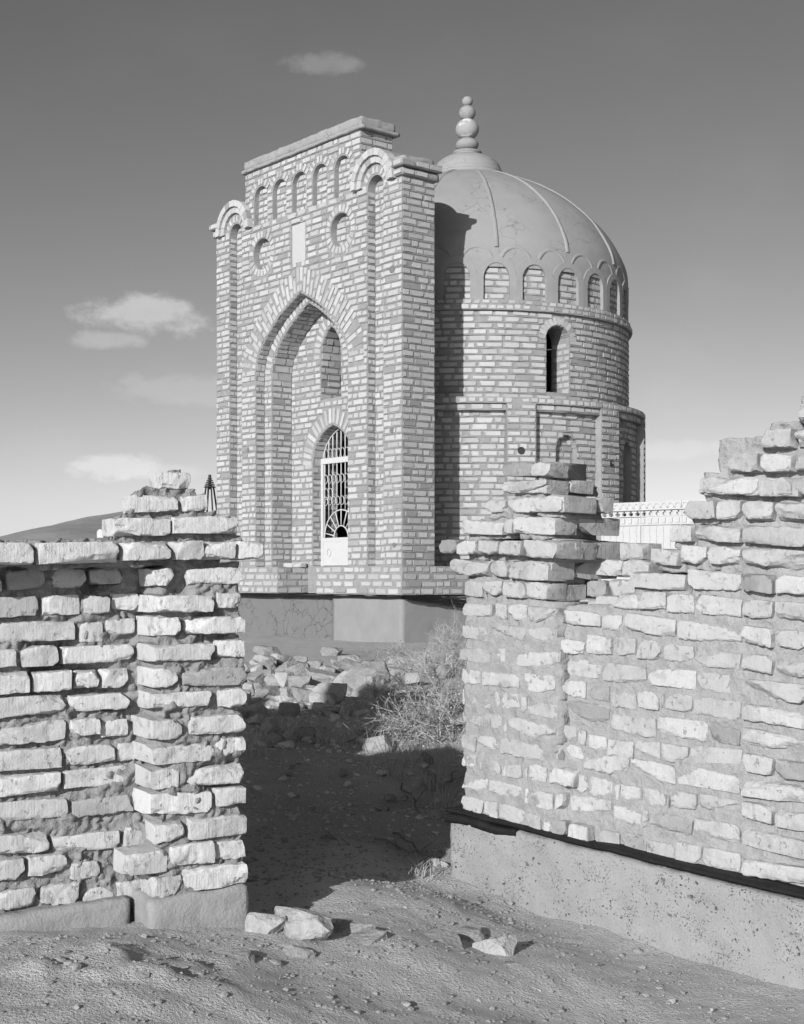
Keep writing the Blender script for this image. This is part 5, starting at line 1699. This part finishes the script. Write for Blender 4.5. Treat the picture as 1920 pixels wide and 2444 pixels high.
def build_grit():
    """loose grit and pebbles over the near ground: too many to count"""
    rs = np.random.RandomState(77); n = 16000
    xs = np.concatenate([rs.uniform(-1.6, 1.7, n//2), rs.uniform(-1.3, 1.1, n//2)]); ys = np.concatenate([rs.uniform(3.6, 6.4, n//2), rs.uniform(5.4, 11.5, n//2)])
    keep = []
    for k in range(n):
        dl = ys[k]-(4.96+.518*xs[k]); dr = ys[k]-(6.26-.979*xs[k])
        if xs[k] < -.45 and -.05 < dl < .4: continue
        if xs[k] > .2 and -.07 < dr < .55: continue
        keep.append(k)
    xs, ys = xs[keep], ys[keep]; hs = ground_h(xs, ys)+ZC
    size = np.exp(rs.normal(-5.35, .55, len(xs)))*np.where(ys > 6.5, 1.5, 1)
    base, F = ICO1
    for sel, mt, lab in ((ys < 6.3, 'stone', 'loose grit and pebbles scattered over the sunlit earth before the gap'), (ys >= 6.3, 'stone3', 'pale chips and grit scattered over the shaded earth behind the gap')):
        VV = []; FF = []; off = 0
        for k in np.nonzero(sel)[0]:
            V = base.copy()
            for _ in range(3):
                nn = rs.normal(0, 1, 3); nn /= np.linalg.norm(nn); V = V-np.outer(np.clip(V@nn-.6, 0, None), nn)
            V = V*np.array([1, rs.uniform(.6, 1), rs.uniform(.35, .7)])*size[k]
            a = rs.uniform(0, 6.28); c, s_ = math.cos(a), math.sin(a)
            V = V@np.array([[c, s_, 0], [-s_, c, 0], [0, 0, 1]]).T
            VV.append(V+np.array([xs[k], ys[k], hs[k]+size[k]*.12])); FF += [tuple(i+off for i in f) for f in F]; off += len(V)
        o = link(bpy.data.objects.new('gravel', mkmesh('gravel', np.concatenate(VV), FF, M[mt]))); tag(o, lab, 'gravel', kind='stuff')
build_grit()


def shrub(name, x, y, height, spread, seed, label, nst=26, leaves=900, group=None, lean=(0, 0)):
    rs = random.Random(seed); z = float(ground_h([x], [y], False)[0])+ZC
    root = empty(name, (x, y, z), label, 'shrub', group)
    tw = MB(); tips = []

    def grow(p, d, l, r, lv):
        pts = [p]; n = 4
        for i in range(n):
            d = (d+Vector((rs.gauss(0, .16), rs.gauss(0, .16), rs.gauss(0, .12)))).normalized(); p = p+d*(l/n); pts.append(p)
            if lv < 3 and i >= 1:
                for _ in range(2 if lv < 2 else 1):
                    a = (d+Vector((rs.gauss(0, .6), rs.gauss(0, .6), rs.gauss(.05, .45)))).normalized()
                    grow(p, a, l*rs.uniform(.4, .65), r*.6, lv+1)
            if lv >= 1: tips.append((p, d))
        tw.tube(pts, [max(r*(1-.7*i/n), .0009) for i in range(n+1)], 3, False)
    for k in range(nst):
        a = rs.uniform(0, 2*math.pi); e = rs.uniform(.15, 1.25)
        d = Vector((math.cos(a)*math.cos(e)*spread/height+lean[0], math.sin(a)*math.cos(e)*spread/height*.8+lean[1], math.sin(e))).normalized()
        grow(Vector((x+rs.gauss(0, .05), y+rs.gauss(0, .05), z-.02)), d, height*rs.uniform(.55, 1.1), .0045, 0)
    V = []; F = []
    for _ in range(leaves):
        p, d = rs.choice(tips); u = Vector((rs.gauss(0, 1), rs.gauss(0, 1), rs.gauss(0, 1))).normalized(); v = u.cross(d).normalized() if u.cross(d).length > .01 else Vector((1, 0, 0))
        l = rs.uniform(.008, .02); w = l*.32; q = p+Vector((rs.gauss(0, .012), rs.gauss(0, .012), rs.gauss(0, .012))); o = len(V)
        V += [q, q+u*l*.5+v*w, q+u*l, q+u*l*.5-v*w]; F.append((o, o+1, o+2, o+3))
    t = mobj('branches', tw.mesh('branches', M['twig']), root)
    if leaves: mobj('leaves', mkmesh('leaves', [tuple(v) for v in V], F, M['leaf']), root)
    return root


def build_scrub():
    g = px_ground(1060, 1795)
    shrub('dry_shrub', g.x+.04, g.y+.2, .36, .62, 1, 'large tangled dry shrub against the back of the pale wall', 20, 1500, lean=(-.12, .0))
    g = px_ground(985, 1700); shrub('dry_shrub', g.x, g.y, .27, .38, 2, 'low grey shrub spreading between rubble heap and big shrub', 13, 900)
    g = px_ground(1065, 1620); shrub('dry_shrub', g.x, g.y, .36, .34, 3, 'thin upright shrub behind the big shrub, before the plinth', 16, 900)
    g = px_ground(1010, 1610); shrub('dry_shrub', g.x, g.y, .26, .4, 4, 'small leafy tuft at the edge of the rubble heap', 18, 900)

    def tuft(px, py, h, n, seed, label, group=None):
        rs = random.Random(seed); g = px_ground(px, py); m = MB()
        for k in range(n):
            a = rs.uniform(0, 6.28); r = abs(rs.gauss(0, .05)); x, y = g.x+r*math.cos(a), g.y+r*math.sin(a)*.8; zz = float(ground_h([x], [y], False)[0])+ZC-.01
            l = h*rs.uniform(.4, 1); dx, dy = rs.gauss(0, .35)*l, rs.gauss(0, .35)*l
            m.tube([(x, y, zz), (x+dx*.35, y+dy*.35, zz+l*.6), (x+dx, y+dy, zz+l)], [.0016, .0013, .0006], 3, False)
        o = link(bpy.data.objects.new('dry_grass_tuft', m.mesh('dry_grass_tuft', M['twig']))); tag(o, label, 'grass tuft', group)
    rs = random.Random(8)
    for k, (x, y) in enumerate(((855, 1795), (880, 1785), (960, 1800), (1000, 1835), (1045, 1830), (1075, 1850), (930, 1835), (765, 1780), (700, 1770), (1010, 1920), (1060, 1930), (620, 1810), (600, 1800), (950, 1860), (1035, 1890))):
        tuft(x, y, .16+rs.random()*.1, 22, 50+k, 'thin tuft of dry grass in the shade behind the walls', 'dry grass tufts')
    tuft(1005, 2094, .10, 30, 80, 'small dry tuft where sunlight begins by the foundation')
    # dead sticks on the ground
    for k, (x0, y0, x1, y1) in enumerate(((960, 1880, 1010, 1960), (905, 2020, 1010, 2050), (770, 2015, 870, 2035), (1060, 1900, 1095, 1850), (830, 1785, 865, 1760), (940, 2000, 1030, 2060))):
        a, b = px_ground(x0, y0), px_ground(x1, y1); m = MB(); pts = []
        for t in np.linspace(0, 1, 7):
            p = a.lerp(b, t); j = Vector((rs.gauss(0, .012), rs.gauss(0, .02), 0)); p = p+j
            p.z = float(ground_h([p.x], [p.y], False)[0])+ZC+.012+rs.random()*.02; pts.append(p)
        m.tube(pts, [.006, .006, .005, .005, .004, .003, .002], 5)
        for q in (2, 4): m.tube([pts[q], pts[q]+Vector((rs.gauss(0, .08), rs.gauss(0, .08), .06))], [.003, .001], 4)
        o = link(bpy.data.objects.new('dead_stick', m.mesh('dead_stick', M['wood']))); tag(o, 'dead stick lying on the shaded earth behind the wall gap', 'stick', 'dead sticks')
build_scrub()


def build_loose_bricks():
    for k, (a, L, lab) in enumerate(((3.10, .25, 'loose pale brick lying on the portal ledge, left of its mate'), (2.86, .18, 'broken loose brick on the portal ledge beside the door'))):
        V, F, bl = worn_brick(L, .12, .062, 7000+k, 3)
        me = mkmesh('loose_brick', V, F, M['fgbrick'], {'bl': ('FLOAT_VECTOR', bl*.3), 'rnd': ('FLOAT', np.zeros(len(V)))}, True)
        o = link(bpy.data.objects.new('loose_brick', me)); c = PL(a, .40, .148+.0315); o.location = c
        o.rotation_euler = (0, 0, math.atan2(-D1[1], -D1[0])+(.05 if k else -.04)); tag(o, lab, 'brick')
build_loose_bricks()


def build_fence():
    """white precast fence just right of the drum, with arch, trefoil and scallop relief"""
    W_ = Wall(22.4, -.905, 0.0); Q = .41; G = -1.0
    s0, _ = W_.px(1436, 1207); s1, _ = W_.px(1840, 1190)
    pw = (s1-s0)/4; top = W_.px(1560, 1197)[1]; n = 6; per = pw/n
    bands = {'cop': (top-.25*Q, top), 'tre': (top-.49*Q, top-.27*Q), 'den': (top-.72*Q, top-.51*Q), 'sca': (G, top-.76*Q)}
    root = empty('ornamental_fence', tuple(W_.P((s0+s1)/2, 0, -.9)), 'white precast concrete fence with trefoil openings beside the drum', 'fence')
    fr = lambda x, y, z: W_.P(x, -y, z)
    for k in range(4):
        a, b = s0+k*pw, s0+(k+1)*pw-.006
        m = MB(); m.box(fr, a, b, -.03*Q, .12*Q, *bands['cop']); m.box(fr, a-.002, b, -.08*Q, .13*Q, bands['cop'][0]-.03*Q, bands['cop'][0]+.02*Q)
        p = mobj('coping', m.mesh('coping', M['fence']), root)
        for i in range(n):
            c = a+per*(i+.5); h0 = bands['cop'][0]+.03*Q; m = MB()
            m.tube([fr(c+per*.42*math.cos(t), -.035*Q, h0+per*.62*math.sin(t)) for t in np.linspace(0, math.pi, 9)], .018*Q, 5); mobj('arch_moulding', m.mesh('arch_moulding', M['fence'], True), p)
        loops = [[(a, bands['tre'][0]), (b, bands['tre'][0]), (b, bands['tre'][1]), (a, bands['tre'][1])]]      # plate with real openings
        for i in range(n):
            c = a+per*(i+.5); hh = bands['tre'][0]+.025*Q; r = per*.16; q = []
            for ca, ch, t0, t1 in ((c+r*1.15, hh+.065*Q, -1.2, 1.3), (c, hh+.12*Q, -.4, math.pi+.4), (c-r*1.15, hh+.065*Q, math.pi-1.3, math.pi+1.2)):
                q += [(ca+r*math.cos(t), ch+r*1.15*math.sin(t)) for t in np.linspace(t0, t1, 6)]
            loops.append([(c+r*.7, hh)]+q+[(c-r*.7, hh)])
        V, F = slab(loops, 0, .10*Q, lambda x, b_, z: W_.P(x, -b_, z)); mm = MB(); mm.add(V, F); mobj('trefoil_panel', mm.mesh('trefoil_panel', M['fence']), root)
        m = MB(); m.box(fr, a, b, .02*Q, .12*Q, *bands['den']); m.box(fr, a, b, -.05*Q, .13*Q, bands['den'][0]-.05*Q, bands['den'][0])
        p = mobj('dentil_band', m.mesh('dentil_band', M['fence']), root)
        for i in range(n):
            m = MB(); m.box(fr, a+per*(i+.1), a+per*(i+.62), -.03*Q, .03*Q, bands['den'][0]+.004, bands['den'][1]-.03*Q); mobj('dentil', m.mesh('dentil', M['fence']), p)
        m = MB(); m.box(fr, a, b, 0, .12*Q, *bands['sca']); p = mobj('scallop_panel', m.mesh('scallop_panel', M['fence']), root)
        for j in range(3):
            for i in range(n):
                c = a+per*(i+.6); hh = bands['sca'][1]-.02*Q-.42*Q*j; m = MB()
                m.tube([fr(c-per*.30*math.cos(t), -.012*Q, hh-.38*Q*(t/1.6+.5)) for t in np.linspace(-.8, .8, 8)], .014*Q, 5); mobj('scallop_rib', m.mesh('scallop_rib', M['fence'], True), p)
        m = MB(); m.box(fr, b-.012, b+.014, -.06*Q, .15*Q, G, bands['den'][0]-.05*Q); mobj('post', m.mesh('post', M['fence']), root)
build_fence()


def build_tower():
    d = 34.0; k = d/FPX; X = lambda px: (px-CXP)*k; Z = lambda py: (HOR-py)*k+ZC
    x0 = X(501); g = float(ground_h([x0], [d], False)[0])+ZC
    root = empty('tripod_mast', (x0, d, g), 'dark iron mast with tiered cone top on splayed legs beyond the wall', 'mast')
    for i in range(6):
        z = Z(1136+4.9*i); r = (.035+.020*i); m = MB()
        m.tube([(x0, d, z), (x0, d, z-.028)], [r*.9, r*1.15], 10); mobj('tier', m.mesh('tier', M['dark']), root)
    m = MB(); m.tube([(x0, d, Z(1133)), (x0, d, Z(1168))], .035, 8); mobj('core', m.mesh('core', M['dark']), root)
    for a in range(4):
        t = a*math.pi/2+.5; b = Vector((x0+math.cos(t)*.55, d+math.sin(t)*.55, g)); m = MB()
        m.tube([(x0+math.cos(t)*.09, d+math.sin(t)*.09, Z(1160)), tuple(b)], [.022, .026], 6); mobj('leg', m.mesh('leg', M['dark']), root)
    m = MB(); zz = (Z(1160)+g)/2+.25
    pts = [(x0+math.cos(t)*.30, d+math.sin(t)*.30, zz) for t in [a*math.pi/2+.5 for a in range(5)]]; m.tube(pts, .012, 5, False); mobj('brace', m.mesh('brace', M['dark']), root)
build_tower()


def build_headstones():
    def hs(px, py, w, h, d, label, group=None):
        k = d/FPX; x = (px-CXP)*k; z = hill_z(x, d); m = MB(); n = 9
        prof = [(-w/2, -.3), (w/2, -.3), (w/2, h*.6)]+[(w/2*math.cos(t), h*.6+h*.4*math.sin(t)) for t in np.linspace(.2, math.pi-.2, n)]+[(-w/2, h*.6)]
        V = [(x+a, d+b, z+c) for b in (0, .18) for a, c in prof]; N_ = len(prof)
        m.add(V, [tuple(range(N_)), tuple(range(2*N_-1, N_-1, -1))]+[(i, (i+1) % N_, N_+(i+1) % N_, N_+i) for i in range(N_)])
        o = link(bpy.data.objects.new('headstone', m.mesh('headstone', M['white']))); tag(o, label, 'headstone', group)
    # the near white one stands on the slope of the hill
    best = None
    for d in np.linspace(130, 262, 300):
        x = (239-CXP)*d/FPX; y = HOR-(hill_z(x, d)-ZC)/d*FPX
        if best is None or abs(y-1283) < best[0]: best = (abs(y-1283), d)
    d = best[1]; print('HEADSTONE', best); hs(239, 1283, 15*d/FPX, 20*d/FPX, d, 'white round topped headstone on the hillside')
    rs = random.Random(2)
    for i in range(7):
        px = 250+i*8+rs.uniform(-2, 2); dd = 270+rs.uniform(-3, 0); s = rs.uniform(3, 5)
        hs(px, 0, s*dd/FPX, s*1.1*dd/FPX, dd, 'tiny grave marker on the crest of the hill', 'grave markers on the hill crest')
build_headstones()
